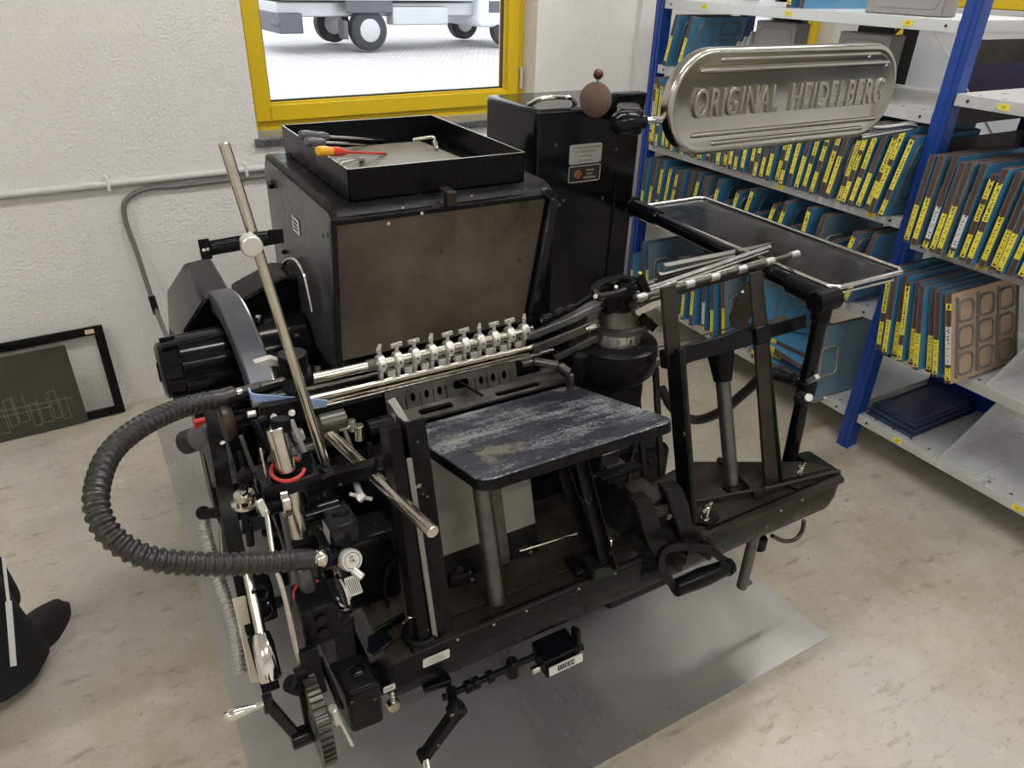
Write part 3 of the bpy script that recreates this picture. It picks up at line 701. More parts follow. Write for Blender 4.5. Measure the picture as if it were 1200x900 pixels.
bin_(1.285, 1.48, LB[1], .20, 'grey plastic box behind the sign, left of two'); bin_(.895, 1.095, LB[1], .19, 'grey plastic box behind the sign, right of two')
bin_(.75, 1.02, LB[0], .16, 'grey box on the topmost shelf above the sign')
r = empty('envelope_stack', (SX+.1, 1.60, LB[1]), 'white papers leaning on the grey box above the sign', 'papers')
for i in range(3):
    b = MB(); b.prism([(SX+.08, 1.60-.03*i, LB[1]+.001), (SX+.3, 1.59-.03*i, LB[1]+.001), (SX+.3, 1.57-.03*i, LB[1]+.12+.02*i), (SX+.08, 1.56-.03*i, LB[1]+.12+.02*i)], (0, .003, 0)); b.build('paper_sheet', 'white_paper', r)
# behind the shelving: white wrapped panels, violet panel, yellow beam, hazard strip
m = bpy.data.materials.new('hazard'); m.use_nodes = True; nt = m.node_tree; N = nt.nodes; L = nt.links
tc = N.new('ShaderNodeTexCoord'); w = N.new('ShaderNodeTexWave'); w.inputs['Scale'].default_value = 14; w.bands_direction = 'DIAGONAL'
cr = N.new('ShaderNodeValToRGB'); cr.color_ramp.interpolation = 'CONSTANT'; cr.color_ramp.elements[0].color = (.01, .01, .01, 1); cr.color_ramp.elements[1].position = .5; cr.color_ramp.elements[1].color = (.75, .5, .02, 1)
L.new(tc.outputs['Object'], w.inputs['Vector']); L.new(w.outputs['Fac'], cr.inputs['Fac']); L.new(cr.outputs['Color'], N['Principled BSDF'].inputs['Base Color']); MATS['hazard'] = m
x = 3.3
r = empty('pallet_lift', (x, 1.5, 0), 'black machine with yellow hazard edge and yellow beam behind the shelving', 'machine')
p = A(1020, 80, x=x); q = A(1068, 0, x=x)
b = MB(); b.box(x, x+.3, p.y-.10, p.y+.12, 0, 1.9); b.build('mast', 'black_matte', r, bevel=.005)
b = MB(); b.box(x-.012, x-.001, p.y-.12, p.y-.085, .3, 1.9); b.build('hazard_strip', 'hazard', r)
q0, q1 = A(1075, 6, x=x-.05), A(1210, -6, x=x-.05)
b = MB(); b.box(x-.06, x, -.5, q0.y, q0.z-.0, q0.z+.06); b.build('yellow_beam', 'yellow_paint', r, bevel=.005)
a0 = A(1095, 100, x=x); 
tag(MB().box(x+.1, x+.13, -1.2, p.y-.13, 0, 2.2).build('wrapped_panel', 'white_sheet'), 'white sheet covered panel standing behind the shelving', 'panel')
v0, v1 = A(1128, 105, x=2.95), A(1195, 50, x=2.95)
r = empty('violet_crate', (2.95, 0, 0), 'dark violet panel standing behind the near shelving posts', 'panel')
b = MB(); b.box(2.9, 2.96, v1.y-.5, v0.y, v0.z, v1.z); b.build('panel_face', 'violet_panel', r, bevel=.004)
b = MB(); b.box(2.91, 2.95, v0.y-.05, v0.y-.01, 0, v0.z); b.box(2.91, 2.95, v1.y-.45, v1.y-.41, 0, v0.z); b.build('stand', 'black_matte', r)
# ================================================================== THE PRESS
PR = empty('printing_press', (.75, .6, .004), 'black letterpress printing press with chrome lettered guard in the middle of the workshop', 'printing press')
def part(nm, m, b, bevel=0., parent=None, **k): return b.build(nm, m, parent or PR, bevel=bevel, **k)
def bolt(b, p, ax, r=.006, h=.005):
    p = Vector(p); ax = Vector(ax).normalized(); b.cyl(p, p+ax*h, r, n=6); b.cyl(p+ax*h, p+ax*(h+.001), r*.6, n=8)
Z = .50
# --- cast pedestal and body
b = MB(); b.box(.30, 1.30, .42, 1.55, .0045, .10); b.box(.34, 1.22, .46, 1.45, .10, .42); part('pedestal', 'black', b, .02)
b = MB(); b.box(.235, .30, .46, 1.25, .0045, .74); part('side_frame', 'black', b, .012)
b = MB(); b.box(.90, .96, .52, 1.25, .3, .78); part('side_frame', 'black', b, .012)
b = MB(); b.box(.30, .90, .66, 1.22, .40, .70); part('platen_body', 'black', b, .02)
# --- front bed: tread plates on a rounded apron
def apron(x0, x1):
    prof = [(.078, .498), (.076, .47), (.077, .435), (.084, .405), (.10, .385), (.125, .372), (.16, .366), (.30, .366), (.30, .498)]
    return [(x0, y, z) for y, z in prof], (x1-x0, 0, 0)
b = MB(); b.prism(*apron(.25, .798)); part('bed_apron', 'black', b, .003)
b = MB(); pr_, v_ = apron(.925, 1.385); pr_ = pr_[:6]+[(.925, .15, .368), (.925, .15, .498)]; b.prism(pr_, v_)
prof = [(.078, .498), (.076, .47), (.077, .435), (.084, .405), (.10, .385), (.125, .372), (.16, .366)]
# rounded right-hand end
n = 7
for i in range(n):
    t0, t1 = i/n, (i+1)/n
    def ring(t):
        a = t*math.pi/2; xx = 1.385+.045*math.sin(a); sh = .035*(1-math.cos(a))
        return [(xx, y+sh*.8, z if k < 1 else z+(sh*.4 if k > 2 else 0)) for k, (y, z) in enumerate(prof)]+[(xx, .20-sh*.3, .37), (xx, .20-sh*.3, .498)]
    r0, r1 = ring(t0), ring(t1); m_ = len(r0)
    b.add(r0+r1, [(k, (k+1) % m_, m_+(k+1) % m_, m_+k) for k in range(m_)]+([tuple(range(m_, 2*m_))] if i == n-1 else []))
part('bed_apron', 'green_black', b, 0)
b = MB(); b.box(.25, .80, .0775, .30, .4985, .5); b.box(.25, .80, .125, .40, .5, .503); part('feed_bed_top', 'tread_ribbed', b, .0008)
b = MB(); b.box(.25, .80, .078, .121, .5, .5035); part('bed_front_strip', 'bed_brown', b, .001)
def px(a, z=Z): return A(a[0], a[1], z=z)
poly = [px(p) for p in ((817, 632), (990, 561), (984, 554), (947, 541), (806, 541), (745, 575), (752, 590), (783, 614))]
b = MB(); b.prism(poly, (0, 0, -.012)); part('delivery_bed_top', 'bed_brown', b, .001)
b = MB(); b.prism([px(p, Z+.001) for p in ((800, 600), (860, 577), (975, 549), (946, 542), (808, 542), (760, 570))], (0, 0, .003)); part('tread_plate', 'tread_ribbed', b, .0006)
b = MB(); b.prism([px(p) for p in ((806, 541), (947, 541), (900, 560), (780, 600))], (0, 0, -.12)); part('bed_rear_skirt', 'black', b)
b = MB(); b.bar(px((560, 730), Z+.004), px((752, 651), Z+.004), .004, .004); b.bar(px((828, 620), Z+.003), px((978, 556), Z+.003), .003, .003); part('bed_seam', 'black', b)
b = MB()
for p in ((582, 733), (620, 716), (680, 688), (540, 752), (722, 669)): q = px(p, Z+.002); b.sph((q.x, .079, .494), .004, 8)
for p in ((915, 598), (940, 585), (958, 574)): q = A(p[0], p[1], y=.077); b.sph(q, .0045, 8)
part('screw', 'steel', b)
# connecting tube under the gap and lower body
b = MB(); b.rod((.22, .16, .375), (1.30, .16, .375), .032, n=20); part('cross_tube', 'black', b)
b = MB(); b.box(.78, .96, .14, .45, .30, .44); part('centre_block', 'black', b, .01)
# left corner casting
b = MB(); c = [px(p, .512) for p in ((407, 816), (447, 801), (425, 762), (383, 776))]
b.prism(c, (0, 0, -.10)); part('corner_casting', 'black_worn', b, .008, seg=3)
b = MB(); b.sph(px((418, 785), .512), .014, 16, (1, 1, .25)); part('casting_boss', 'black_gloss', b)
b = MB(); b.prism([px(p, .505) for p in ((430, 748), (452, 738), (462, 752), (440, 770), (430, 765))], (0, 0, .006)); part('shoe_pad', 'black_gloss', b, .003)
b = MB(); b.bar(px((440, 742), .51), px((474, 722), .51), .006, .02); part('bed_lip', 'black_gloss', b, .002)
# nameplate on the apron, water tap plate
o = A(511, 771, y=.0755); X = Vector((1, 0, 0)); Y = Vector((0, -.05, 1)).normalized()
def plate(nm, o, X, Y, w, h, m, t=.002, parent=None):
    X = Vector(X).normalized(); Y = Vector(Y).normalized(); Zv = X.cross(Y); b = MB()
    b.prism([o+X*a+Y*c for a, c in rrect(-w/2, -h/2, w/2, h/2, min(w, h)*.12, 3)], Zv*t); return part(nm, m, b, 0, parent)
pl = plate('name_plate', o, X, Y, .052, .022, 'plate_white')
for k, (s, dy, sz) in enumerate((('Schnellpressenfabrik', .0065, .0042), ('AG Heidelberg', .001, .0042), ('Gesellschaft für Druckmaschinen', -.004, .003), ('Made in Germany', -.0075, .003))):
    text('plate_print', s, X, Y, o+Y*dy+X.cross(Y)*.0022, sz, 'ink_grey', pl, ext=.0001, xs=1.)
o = A(456, 806, y=.0755); pl = plate('tap_plate', o, X, Y, .022, .014, 'plate_white')
text('plate_print', 'AUF', X, Y, o+X.cross(Y)*.0022, .006, 'ink', pl, ext=.0002)
b = MB(); o = A(461, 826, y=.068); b.lathe(o+Vector((0, .01, 0)), o-Vector((0, .006, 0)), [(0, .008), (.004, .012), (.012, .0125), (.016, .011)], 24)
for dx in (-.004, .004): b.bar(o+Vector((dx, -.007, -.010)), o+Vector((dx, -.007, .010)), .002, .003, up=(0, 1, 0))
k_ = part('tap_knob', 'steel_warm', b); b = MB(); b.bar(A(460, 812, y=.07), A(461, 820, y=.07), .006, .005, up=(0, 1, 0)); part('tap_stem', 'steel_warm', b, .001)
# --- FEED SIDE
LY = Vector((0, math.sin(R_(20.5)), math.cos(R_(20.5))))     # direction the posts lean
LN = Vector((0, -math.cos(R_(20.5)), math.sin(R_(20.5))))    # their front normal
XX = Vector((1, 0, 0))
a0 = px((508, 738)); a1 = A(472, 492, x=a0.x)
b = MB(); b.bar(a0+XX*.014+LN*.02, a1+XX*.014+LN*.02, .034, .005, up=LN); b.bar(a0-XX*.002, a1-XX*.002, .005, .05, up=LN); b.bar(a0-XX*.026, a1-XX*.024, .022, .05, up=LN); part('feeder_post', 'black_worn', b, .0015)
b = MB(); b.bar(a0-XX*.008+LN*.027, a0*.15+a1*.85-XX*.008+LN*.027, .009, .006, up=LN); part('post_flange', 'sheet_grey', b, .001)
b = MB(); c = px((497, 745)); b.torus(c+Vector((-.008, .0, .012)), (0, 0, 1), .026, .007, 24, 8); b.box(c.x-.035, c.x+.025, c.y-.03, c.y+.02, .5, .512); part('post_foot', 'black', b, .003)
def tbolt(p, m='steel_warm', h=.028, w=.03):
    b = MB(); p = Vector(p); h *= 1.3; w *= 1.25; b.rod(p, p+Vector((0, 0, h)), .0072, 16); b.rod(p+Vector((-w/2, -.2*w, h-.006)), p+Vector((w/2, .2*w, h-.006)), .0038, 12); b.cyl(p, p+Vector((0, 0, .005)), .010, n=16); return part('tommy_bolt', m, b)
tbolt(px((482, 737), .505)); 
# feeder column and table
c0 = px((582, 706)); CD = Vector((0, math.sin(R_(16.5)), math.cos(R_(16.5))))
mat('steel_dark', (.15, .15, .145), .36, metal=.75, rvar=.08, col2=(.10, .10, .097), nscale=25)
b = MB(); b.rod(c0, c0+CD*.315, .0165, 28, .05); part('lift_column', 'steel_dark', b)
TN = Vector((0, math.sin(R_(16)), math.cos(R_(16)))); TV = Vector((0, math.cos(R_(16)), -math.sin(R_(16))))
q = A(600, 556, z=.84)
def onplane(px_, py_, q=q, n=TN):
    v = Vector((CR.T @ np.array([(px_-600)/FPX, (py_-450)/FPX, 1.])).tolist()); C_ = Vector(CC.tolist())
    return C_+v*((q-C_).dot(n)/v.dot(n))
tl, tr, fl, fr_ = onplane(484, 503), onplane(677, 450), onplane(553, 568), onplane(791, 495)
cx0 = (tl.x+fl.x)/2; cx1 = (tr.x+fr_.x)/2; vb = max((tl-fl).dot(TV), (tr-fr_).dot(TV))
O_ = Vector((cx0, fl.y, fl.z)); w_ = cx1-cx0
b = MB(); outl = rrect(0, 0, w_, vb, .028, 6); b.prism([O_+XX*a+TV*c for a, c in outl], -TN*.021)
tb = part('feed_table', 'table_scratched', b, .002)
b = MB(); outl = rrect(-.0008, -.0008, w_+.0008, vb+.0008, .028, 6); b.prism([O_+XX*a+TV*c-TN*.0025 for a, c in outl], -TN*.0187); part('table_rim', 'black_worn', b, 0, tb)
b = MB(); cc = O_+XX*(w_/2)+TV*(vb*.5)-TN*.021; b.bar(cc-XX*.16, cc+XX*.16, .05, .03, up=TN); b.bar(cc+TV*.1-TN*.01, cc-TV*.1-TN*.01, .06, .03, up=TN); part('table_bracket', 'black', b, .004, tb)
# guide legs on the right of the feeder
for (p0, p1, w0, w1, mm) in (((697, 655), (661, 548), .040, .020, 'black_worn'), ((715, 668), (683, 540), .034, .020, 'black_worn')):
    s0 = px(p0, .52); s1 = A(p1[0], p1[1], x=s0.x-.012)
    b = MB(); b.bar(s0+XX*.006, s1+XX*.006, .003+w0*.0, w0, up=LN, h1=w1); b.bar(s0-XX*.004-LN*.006, s1-XX*.004-LN*.006, .022, .006, up=LN); part('guide_leg', mm, b, .001)
s0 = px((703, 668), .502); b = MB(); b.box(s0.x-.032, s0.x+.026, s0.y-.024, s0.y+.03, .502, .531); part('leg_shoe', 'green_black', b, .004)
b = MB(); b.box(s0.x-.055, s0.x-.03, s0.y+.0, s0.y+.05, .502, .518); part('leg_shoe', 'black', b, .004)
tbolt(px((713, 648), .515), h=.03, w=.034)
b = MB(); b.rod(A(608, 646, z=.525), A(700, 618, z=.525), .0038, 10); part('guide_rod', 'steel_warm', b)
# grey sheet pile board behind the column
s0 = px((524, 690), .503); s1 = px((628, 640), .503); yb = (s0.y+s1.y)/2
SV = Vector((0, math.sin(R_(17)), math.cos(R_(17)))); S0 = Vector((s0.x, yb, .503)); Lw = s1.x-s0.x
b = MB(); b.bar(S0+SV*.03, S0+SV*.03+XX*Lw, .004, .06, up=SV); part('board_foot', 'black_worn', b, .001)
b = MB(); h_ = .27; b.hexa([S0+SV*.06, S0+SV*.06+XX*Lw, S0+SV*.06+XX*Lw-LN*.003, S0+SV*.06-LN*.003, S0+SV*h_, S0+SV*h_+XX*Lw, S0+SV*h_+XX*Lw-LN*.003, S0+SV*h_-LN*.003]); part('pile_board', 'sheet_grey', b)
b = MB(); mx_ = S0+XX*Lw*.62+LN*.004; b.bar(mx_, mx_+SV*h_, .022, .006, up=LN); part('board_rib', 'dark_steel', b, .001)
for p in ((540, 672), (608, 640)):
    c = px(p, .512); b = MB(); b.hexa([c+Vector(v) for v in ((-.035, -.02, -.01), (.02, -.03, -.01), (.035, .012, -.01), (-.02, .02, -.01), (-.03, -.014, .012), (.012, -.02, .012), (.026, .01, .02), (-.018, .016, .02))])
    k_ = part('pile_clamp', 'black_worn', b, .004); b = MB(); bolt(b, c+Vector((-.004, -.004, .014)), (0, -.3, 1), .007); b.sph(c+Vector((.012, -.026, .0)), .006, 10); part('clamp_screw', 'dark_steel', b, 0, k_)
# feeder head (perforated guide) and side bracket
o = A(462, 491, y=.452); o2 = A(607, 455, y=.452)
Wd = (o2.x-o.x); HY = Vector((0, .30, .954)).normalized(); h_ = A(455, 462, y=.462).z-o.z+.004
holes = []
for i, u in enumerate((.16, .265, .365, .70, .80, .895)): holes.append([(Wd*u+.0055*math.cos(t), h_*.60+.0095*math.sin(t)) for t in [2*math.pi*k/12 for k in range(12)]])
holes.append(rrect(Wd*.475, h_*.48, Wd*.60, h_*.82, .008, 3))
for u in (.105, .215, .315, .415, .65, .75, .85, .945): holes.append([(Wd*u-.0012, h_*.2), (Wd*u+.0012, h_*.2), (Wd*u+.0012, h_*.72), (Wd*u-.0012, h_*.72)])
planar('feeder_guide_plate', rrect(-.012, 0, Wd, h_, .008, 4), holes, XX, HY, o, .003, 'dark_steel', PR)
b = MB(); b.box(o.x-.005, o.x+Wd+.04, o.y+.006, o.y+.02, o.z-.05, o.z+.012); part('feeder_head_back', 'black_matte', b, .004)
ft = TV
b = MB(); q0, q1 = onplane(478, 500, O_+TV*vb+Vector((0, 0, .006)), TN), None
bq = Vector((O_.x-.008, O_.y, O_.z))+TV*(vb+.002)+TN*.008
holes = [rrect(.03, .062, .12, .085, .004, 2), rrect(.26, .055, .37, .08, .004, 2), rrect(.055, .012, .13, .03, .004, 2), rrect(.23, .008, .34, .022, .004, 2)]
planar('feeder_frame', rrect(0, 0, w_+.01, .10, .006, 3), holes, XX, Vector((0, .99, .12)), bq, .006, 'dark_steel', PR, bevel=.001)
b = MB(); b.rod(bq+XX*.17+Vector((0, .045, .002)), bq+XX*.17+Vector((0, .045, .008)), .028, 28); b.torus(bq+XX*.17+Vector((0, .045, .008)), (0, 0, 1), .022, .0015, 30, 6); part('adjusting_disc', 'dark_steel', b)
p0 = A(655, 428, y=.37); b = MB(); pts = [A(668, 458, y=.33), A(668, 437, y=.33), A(655, 428, y=.35), A(625, 423, y=.38), A(612, 426, y=.39)]
for s, e in zip(pts, pts[1:]): b.bar(s, e, .018, .012)
part('feeder_bracket', 'dark_steel', b, .003)
b = MB(); b.bar(A(458, 468, y=.42), A(478, 500, y=.37), .016, .008, up=LN); b.sph(A(478, 497, y=.37), .009, 12); part('feeder_bracket', 'steel', b, .002)
b = MB(); b.bar(A(538, 447, y=.40), A(566, 464, y=.34), .004, .004); part('suction_arm', 'black', b)
# --- DELIVERY SIDE
def tilt_bar(nm, m, p0, p1, w, h, z0=Z, dx=0, **k):
    s0 = px(p0, z0); s1 = A(p1[0], p1[1], x=s0.x+dx); b = MB(); b.bar(s0, s1, w, h, up=LN, **k); return part(nm, m, b, .0015), s0, s1
_, m0, m1 = tilt_bar('delivery_post', 'black_worn', (806, 612), (790, 408), .010, .045)
b = MB(); b.bar(m0+XX*.008+LN*.012, m1+XX*.008+LN*.012, .012, .012, up=LN); part('post_edge', 'brown_bar', b, .001)
d_ = (m1-m0).normalized(); m2 = m0+d_*((A(782, 335, x=m0.x)-m0).length)
b = MB(); b.bar(m1-d_*.01-XX*.004, m2-XX*.004, .036, .010, up=LN); part('post_upper', 'brown_bar', b, .001)
b = MB(); b.prism([px(p, .502) for p in ((808, 604), (838, 600), (843, 608), (832, 617), (812, 614))], (0, 0, .008)); part('post_foot', 'black_worn', b, .003)
tbolt(px((826, 609), .51), 'steel_warm', .03, .034); tbolt(px((935, 562), .503), 'steel_warm', .03, .04)
b = MB(); b.prism([px(p, .502) for p in ((922, 562), (946, 560), (955, 567), (935, 575), (918, 570))], (0, 0, .008)); part('post_foot', 'black_worn', b, .003)
s0 = px((908, 566)); s1 = A(888, 318, x=s0.x-.006)
b = MB(); b.bar(s0-XX*.012, s1-XX*.008, .044, .008, up=LN, w1=.036); part('delivery_post', 'brown_bar', b, .001)
b = MB(); b.bar(s0+XX*.014+LN*-.018, s1+XX*.012-LN*.010, .006, .060, up=LN, h1=.02); part('post_web', 'green_black', b, .001)
# delivery column, socket and bracket bar
c0 = px((858, 572)); CD2 = Vector((0, math.sin(R_(20)), math.cos(R_(20))))
b = MB(); b.rod(c0, c0+CD2*.33, .0165, 28, .05); part('lift_column', 'steel_dark', b)
b = MB(); q0 = c0+CD2*.262; b.lathe(q0, q0+CD2*.075, [(0, .021), (.01, .022), (.075, .032)], 28); part('column_socket', 'black', b)
b = MB(); b.sph(c0, .0, 4); b.lathe(c0, c0+CD2*.012, [(0, .03), (.01, .026), (.012, .018)], 28); part('column_collar', 'black', b)
yb = .262
k0, k1, k2 = A(806, 412, y=yb), A(893, 393, y=yb), A(940, 381, y=yb)
zc = .5*(k0.z+k1.z)
b = MB(); b.bar((A(800, 405, y=yb).x, yb, zc), (A(884, 400, y=yb).x, yb, zc), .014, .038, up=LY); part('delivery_table_bar', 'black_gloss', b, .002)
b = MB(); b.bar((A(890, 395, y=yb).x, yb-.006, zc+.004), (A(940, 380, y=yb).x, yb-.006, zc+.006), .010, .030, up=LY); part('delivery_table_bar', 'black', b, .002)
b = MB(); b.bar((A(880, 400, y=yb).x, yb-.003, zc+.001), (A(896, 395, y=yb).x, yb-.003, zc+.003), .026, .040, up=LY); part('bar_clamp', 'black_gloss', b, .003)
b = MB(); b.bar((A(780, 402, y=yb).x, yb-.002, zc+.002), (A(802, 402, y=yb).x, yb-.002, zc+.002), .03, .040, up=LY); part('bar_clamp', 'black_worn', b, .003)
# thin jogger plates behind the bar
for i, (pa, pb) in enumerate((((768, 427), (922, 371)), ((768, 418), (900, 374)), ((768, 408), (870, 380)))):
    b = MB(); b.bar(A(*pa, y=.31), A(*pb, y=.33), .002, .014 if i == 0 else .003, up=LY); part('jogger_strip', 'steel_dark', b)
# top rails of the delivery frame
b = MB(); b.bar(A(735, 358, y=.385), A(922, 306, y=.385), .012, .013, up=LY); part('top_rail', 'brown_bar', b, .002)
b = MB(); b.bar(A(722, 378, y=.44), A(776, 352, y=.44), .008, .018, up=LY); part('side_plate', 'steel_warm', b, .001)
for (p, q, w) in (((752, 360), (762, 440), .020), ((733, 352), (737, 440), .014)):
    b = MB(); b.bar(A(*q, y=.44), A(*p, y=.46), w, .004, up=LN); part('side_plate', 'brown_steel', b, .001)
b = MB(); b.bar(A(745, 405, y=.36), A(745, 450, y=.36), .02, .03, up=LN); part('side_plate', 'black', b, .004)
for p, q in (((712, 555), (720, 440)), ((758, 590), (745, 445)), ((775, 560), (768, 430))):
    b = MB(); b.bar(A(*p, y=.30), A(*q, y=.40), .014, .010, up=LN); part('linkage_bar', 'brown_bar', b, .001)
# perforated hanging blade between the posts
b = MB(); pts = [A(*p, y=.37) for p in ((888, 315), (897, 320), (892, 345), (872, 388), (858, 384), (855, 372), (870, 338), (882, 325))]
b.prism(pts, (0, .003, 0)); part('deflector_blade', 'brown_steel', b); b = MB(); b.rod(A(870, 342, y=.369), A(870, 342, y=.366), .004, 10); part('blade_rivet', 'steel', b)
# socket key lying on the delivery bed belongs to the bench tools (separate thing)
t = empty('socket_wrench', px((866, 566), .51), 'brown steel T-bar wrench lying across the delivery bed below the column', 'wrench')
b = MB(); b.rod(px((790, 592), .508), px((880, 575), .515), .0045, 12); b.rod(px((895, 573), .515), px((984, 552), .507), .0045, 12); b.build('bar', 'brown_bar', t)
b = MB(); b.rod(px((842, 538), .512), px((888, 576), .512), .0075, 14); b.cyl(px((882, 570), .513), px((889, 579), .513), .0125, n=6); b.build('socket', 'brown_bar', t)
# --- hub and pedal bracket in the gap
for dx_, nm_ in ((0, 1), (36, 2)):
    out = [A(p[0]+dx_, p[1]-dx_*.36, y=.066) for p in ((744, 588), (764, 584), (773, 606), (776, 626), (790, 642), (806, 652), (796, 672), (776, 660), (762, 644), (752, 616))]
    b = MB(); b.prism(out, (0, .03, 0)); part('treadle_bracket', 'black_worn', b, .004)
w0 = [A(p[0], p[1], y=.088) for p in ((756, 600), (796, 588), (812, 622), (828, 640), (790, 652), (770, 630))]
b = MB(); b.prism(w0, (0, .012, 0)); part('bracket_web', 'black', b, .002)
b = MB(); b.prism([(.79, y, z) for y, z in [(.083, .45), (.079, .43), (.084, .405), (.10, .385), (.125, .372), (.16, .366), (.2, .366), (.2, .45)]], (.145, 0, 0)); part('lower_apron', 'black', b, .002)
c = A(765, 590, y=.10); b = MB(); b.box(c.x-.028, c.x+.028, .075, .17, c.z-.02, c.z+.012); k_ = part('bracket_cap', 'brown_bar', b, .004)
b = MB()
for p in ((758, 612), (782, 604)): bolt(b, A(*p, y=.076), (0, -1, 0), .008, .006)
part('cap_bolt', 'dark_steel', b, 0, k_)
arc = bez([A(*p, y=yy) for p, yy in (((790, 688), .03), ((775, 665), .035), ((778, 645), .04), ((800, 640), .05), ((830, 644), .04), ((848, 656), .03))], 8)
b = MB(); b.strip(arc, .016, .010, (0, -1, .3)); part('treadle_hoop', 'black_worn', b)
e0, e1 = A(790, 690, y=.03), A(856, 663, y=.03)
b = MB(); b.lathe(e0, e1, [(0, .014), (.003, .018), ((e1-e0).length*.5, .0215), ((e1-e0).length-.014, .017), ((e1-e0).length-.012, .020), ((e1-e0).length, .018)], 24); part('treadle_grip', 'black', b)
# hanging tube, hook, counter, lower crank below the bed
b = MB(); t0 = A(868, 640, y=.12); t1 = A(869, 688, y=.12); b.rod(Vector((t1.x, .12, .40)), t1, .0135, 22); b.rod(t1+Vector((-.01, -.004, .009)), t1+Vector((.026, -.004, .009)), .0065, 12); part('stop_tube', 'steel_dark', b)
b = MB(); b.tube(bez([A(*p, y=.16) for p in ((905, 628), (918, 634), (932, 632), (940, 622), (942, 610))], 6), .006, 10); part('cable_hook', 'dark_steel', b)
b = MB(); c = A(888, 640, y=.14); b.rod(c+Vector((0, 0, .03)), c+Vector((.0, 0, -.005)), .02, 20); part('under_boss', 'black', b)
# counter
cf = A(656, 776, y=.085); q0, q1 = A(645, 788, y=.075), A(680, 770, y=.075)
cx, cz = (q0.x+q1.x)/2, (q0.z+q1.z)/2; w = (q1.x-q0.x)
root_c = PR
b = MB(); b.hexa([(cx-w*.62, .075, cz-.016), (cx+w*.55, .075, cz-.016), (cx+w*.55, .13, cz-.016), (cx-w*.62, .13, cz-.016), (cx-w*.62, .085, cz+.02), (cx+w*.55, .085, cz+.02), (cx+w*.55, .14, cz+.028), (cx-w*.62, .14, cz+.028)])
cn = part('impression_counter', 'black', b, .003)
X = XX; Y = Vector((0, .25, .97)).normalized(); o = Vector((cx, .0745, cz+.002))
plate('counter_face', o, X, Y, w*1.12, .020, 'plate_white', .002, cn)
for i, s in enumerate('11534'):
    oo = o+X*(-.017+.0085*i)+X.cross(Y)*.0021; b = MB(); b.prism([oo+X*a+Y*c for a, c in rrect(-.0037, -.006, .0037, .006, .001, 2)], X.cross(Y)*.0004); d = part('digit_wheel', 'black_matte', b, 0, cn)
    text('digit', s, X, Y, oo+X.cross(Y)*.0006, .011, 'white_paper', cn, ext=.0002, xs=.8)
b = MB(); b.rod((cx-w*.62, .10, cz-.008), (cx-w*.62-.022, .10, cz-.008), .008, 16); part('reset_knob', 'steel_warm', b, 0, cn)
b = MB(); b.bar((cx+w*.6, .11, cz+.05), (cx+w*.62, .10, cz-.005), .012, .02); b.cyl((cx+w*.55, .10, cz-.002), (cx+w*.8, .10, cz-.002), .009); part('counter_arm', 'black_worn', b, .002, cn)
o = Vector((cx+.004, .0748, cz-.012)); plate('counter_badge', o, X, Y, .02, .005, 'dark_steel', .001, cn)
# shaft and worm below the bed
b = MB(); s0, s1 = A(545, 806, y=.12), A(602, 782, y=.12); b.rod(Vector((s0.x-.05, .12, s0.z)), Vector((s1.x+.06, .12, s0.z)), .007, 14)
for xx in (s0.x, s0.x+.018, s0.x+.05): b.cyl((xx, .12, s0.z), (xx+.012, .12, s0.z), .013, n=24)
b.rod((s1.x-.005, .12, s0.z+.02), (s1.x-.005, .115, s0.z-.022), .013, 18); part('worm_shaft', 'black_worn', b)
h0, h1 = A(535, 834, y=.03), A(497, 886, y=.01)
b = MB(); b.rod(A(528, 806, y=.08), A(533, 836, y=.03), .010, 14); b.lathe(h0+Vector((0, .014, .004)), h0-Vector((0, .010, 0)), [(0, .016), (.012, .019), (.024, .018)], 28); b.torus(h0-Vector((0, .0105, 0)), (0, 1, 0), .008, .001, 20, 6); b.bar(h0, h1, .024, .018, up=(0, -1, 0), w1=.017); b.lathe(h1+Vector((0, .012, 0)), h1-Vector((0, .008, 0)), [(0, .011), (.02, .011)], 20); part('crank_arm', 'black_worn', b, .002)
b = MB(); hh = h1-Vector((0, .008, 0)); b.lathe(hh, hh+Vector((-.012, -.05, -.035)), [(0, .006), (.01, .007), (.03, .010), (.055, .008)], 18); part('crank_grip', 'chrome', b)
b = MB(); b.bar(A(495, 806, y=.09), A(528, 796, y=.085), .02, .014); part('crank_bearing', 'black', b, .004)
# --- WINDMILL hub
hc = A(718, 418, y=.42)
b = MB(); b.lathe(hc-Vector((0, 0, .095)), hc+Vector((0, 0, .05)), [(0, .03), (.02, .04), (.055, .082), (.075, .098), (.12, .101), (.138, .097), (.145, .08)], 40); part('gripper_housing', 'black_worn', b)
b = MB(); b.hexa([hc+Vector(v) for v in ((-.13, -.03, -.06), (-.02, -.03, -.06), (-.02, .06, -.06), (-.13, .06, -.06), (-.12, -.03, .045), (-.02, -.03, .045), (-.02, .06, .045), (-.12, .06, .045))]); part('gripper_housing', 'black', b, .012)
b = MB(); h2 = hc+Vector((0, .0, .05)); b.lathe(h2, h2+Vector((0, 0, .03)), [(0, .060), (.028, .058), (.03, .052)], 40); rg = part('scale_ring', 'steel', b)
for i, s in enumerate(('5', '0', '5')):
    a = R_(-120+28*i); nrm = Vector((math.cos(a), math.sin(a), 0)); text('scale_mark', s, Vector((-math.sin(a), math.cos(a), 0)), (0, 0, 1), h2+nrm*.0598+Vector((0, 0, .014)), .014, 'ink', rg, ext=.0003)
b = MB(); b.lathe(h2+Vector((0, 0, .03)), h2+Vector((0, 0, .075)), [(0, .066), (.01, .066), (.012, .048), (.03, .042), (.045, .038)], 32); part('hub_flange', 'dark_steel', b)
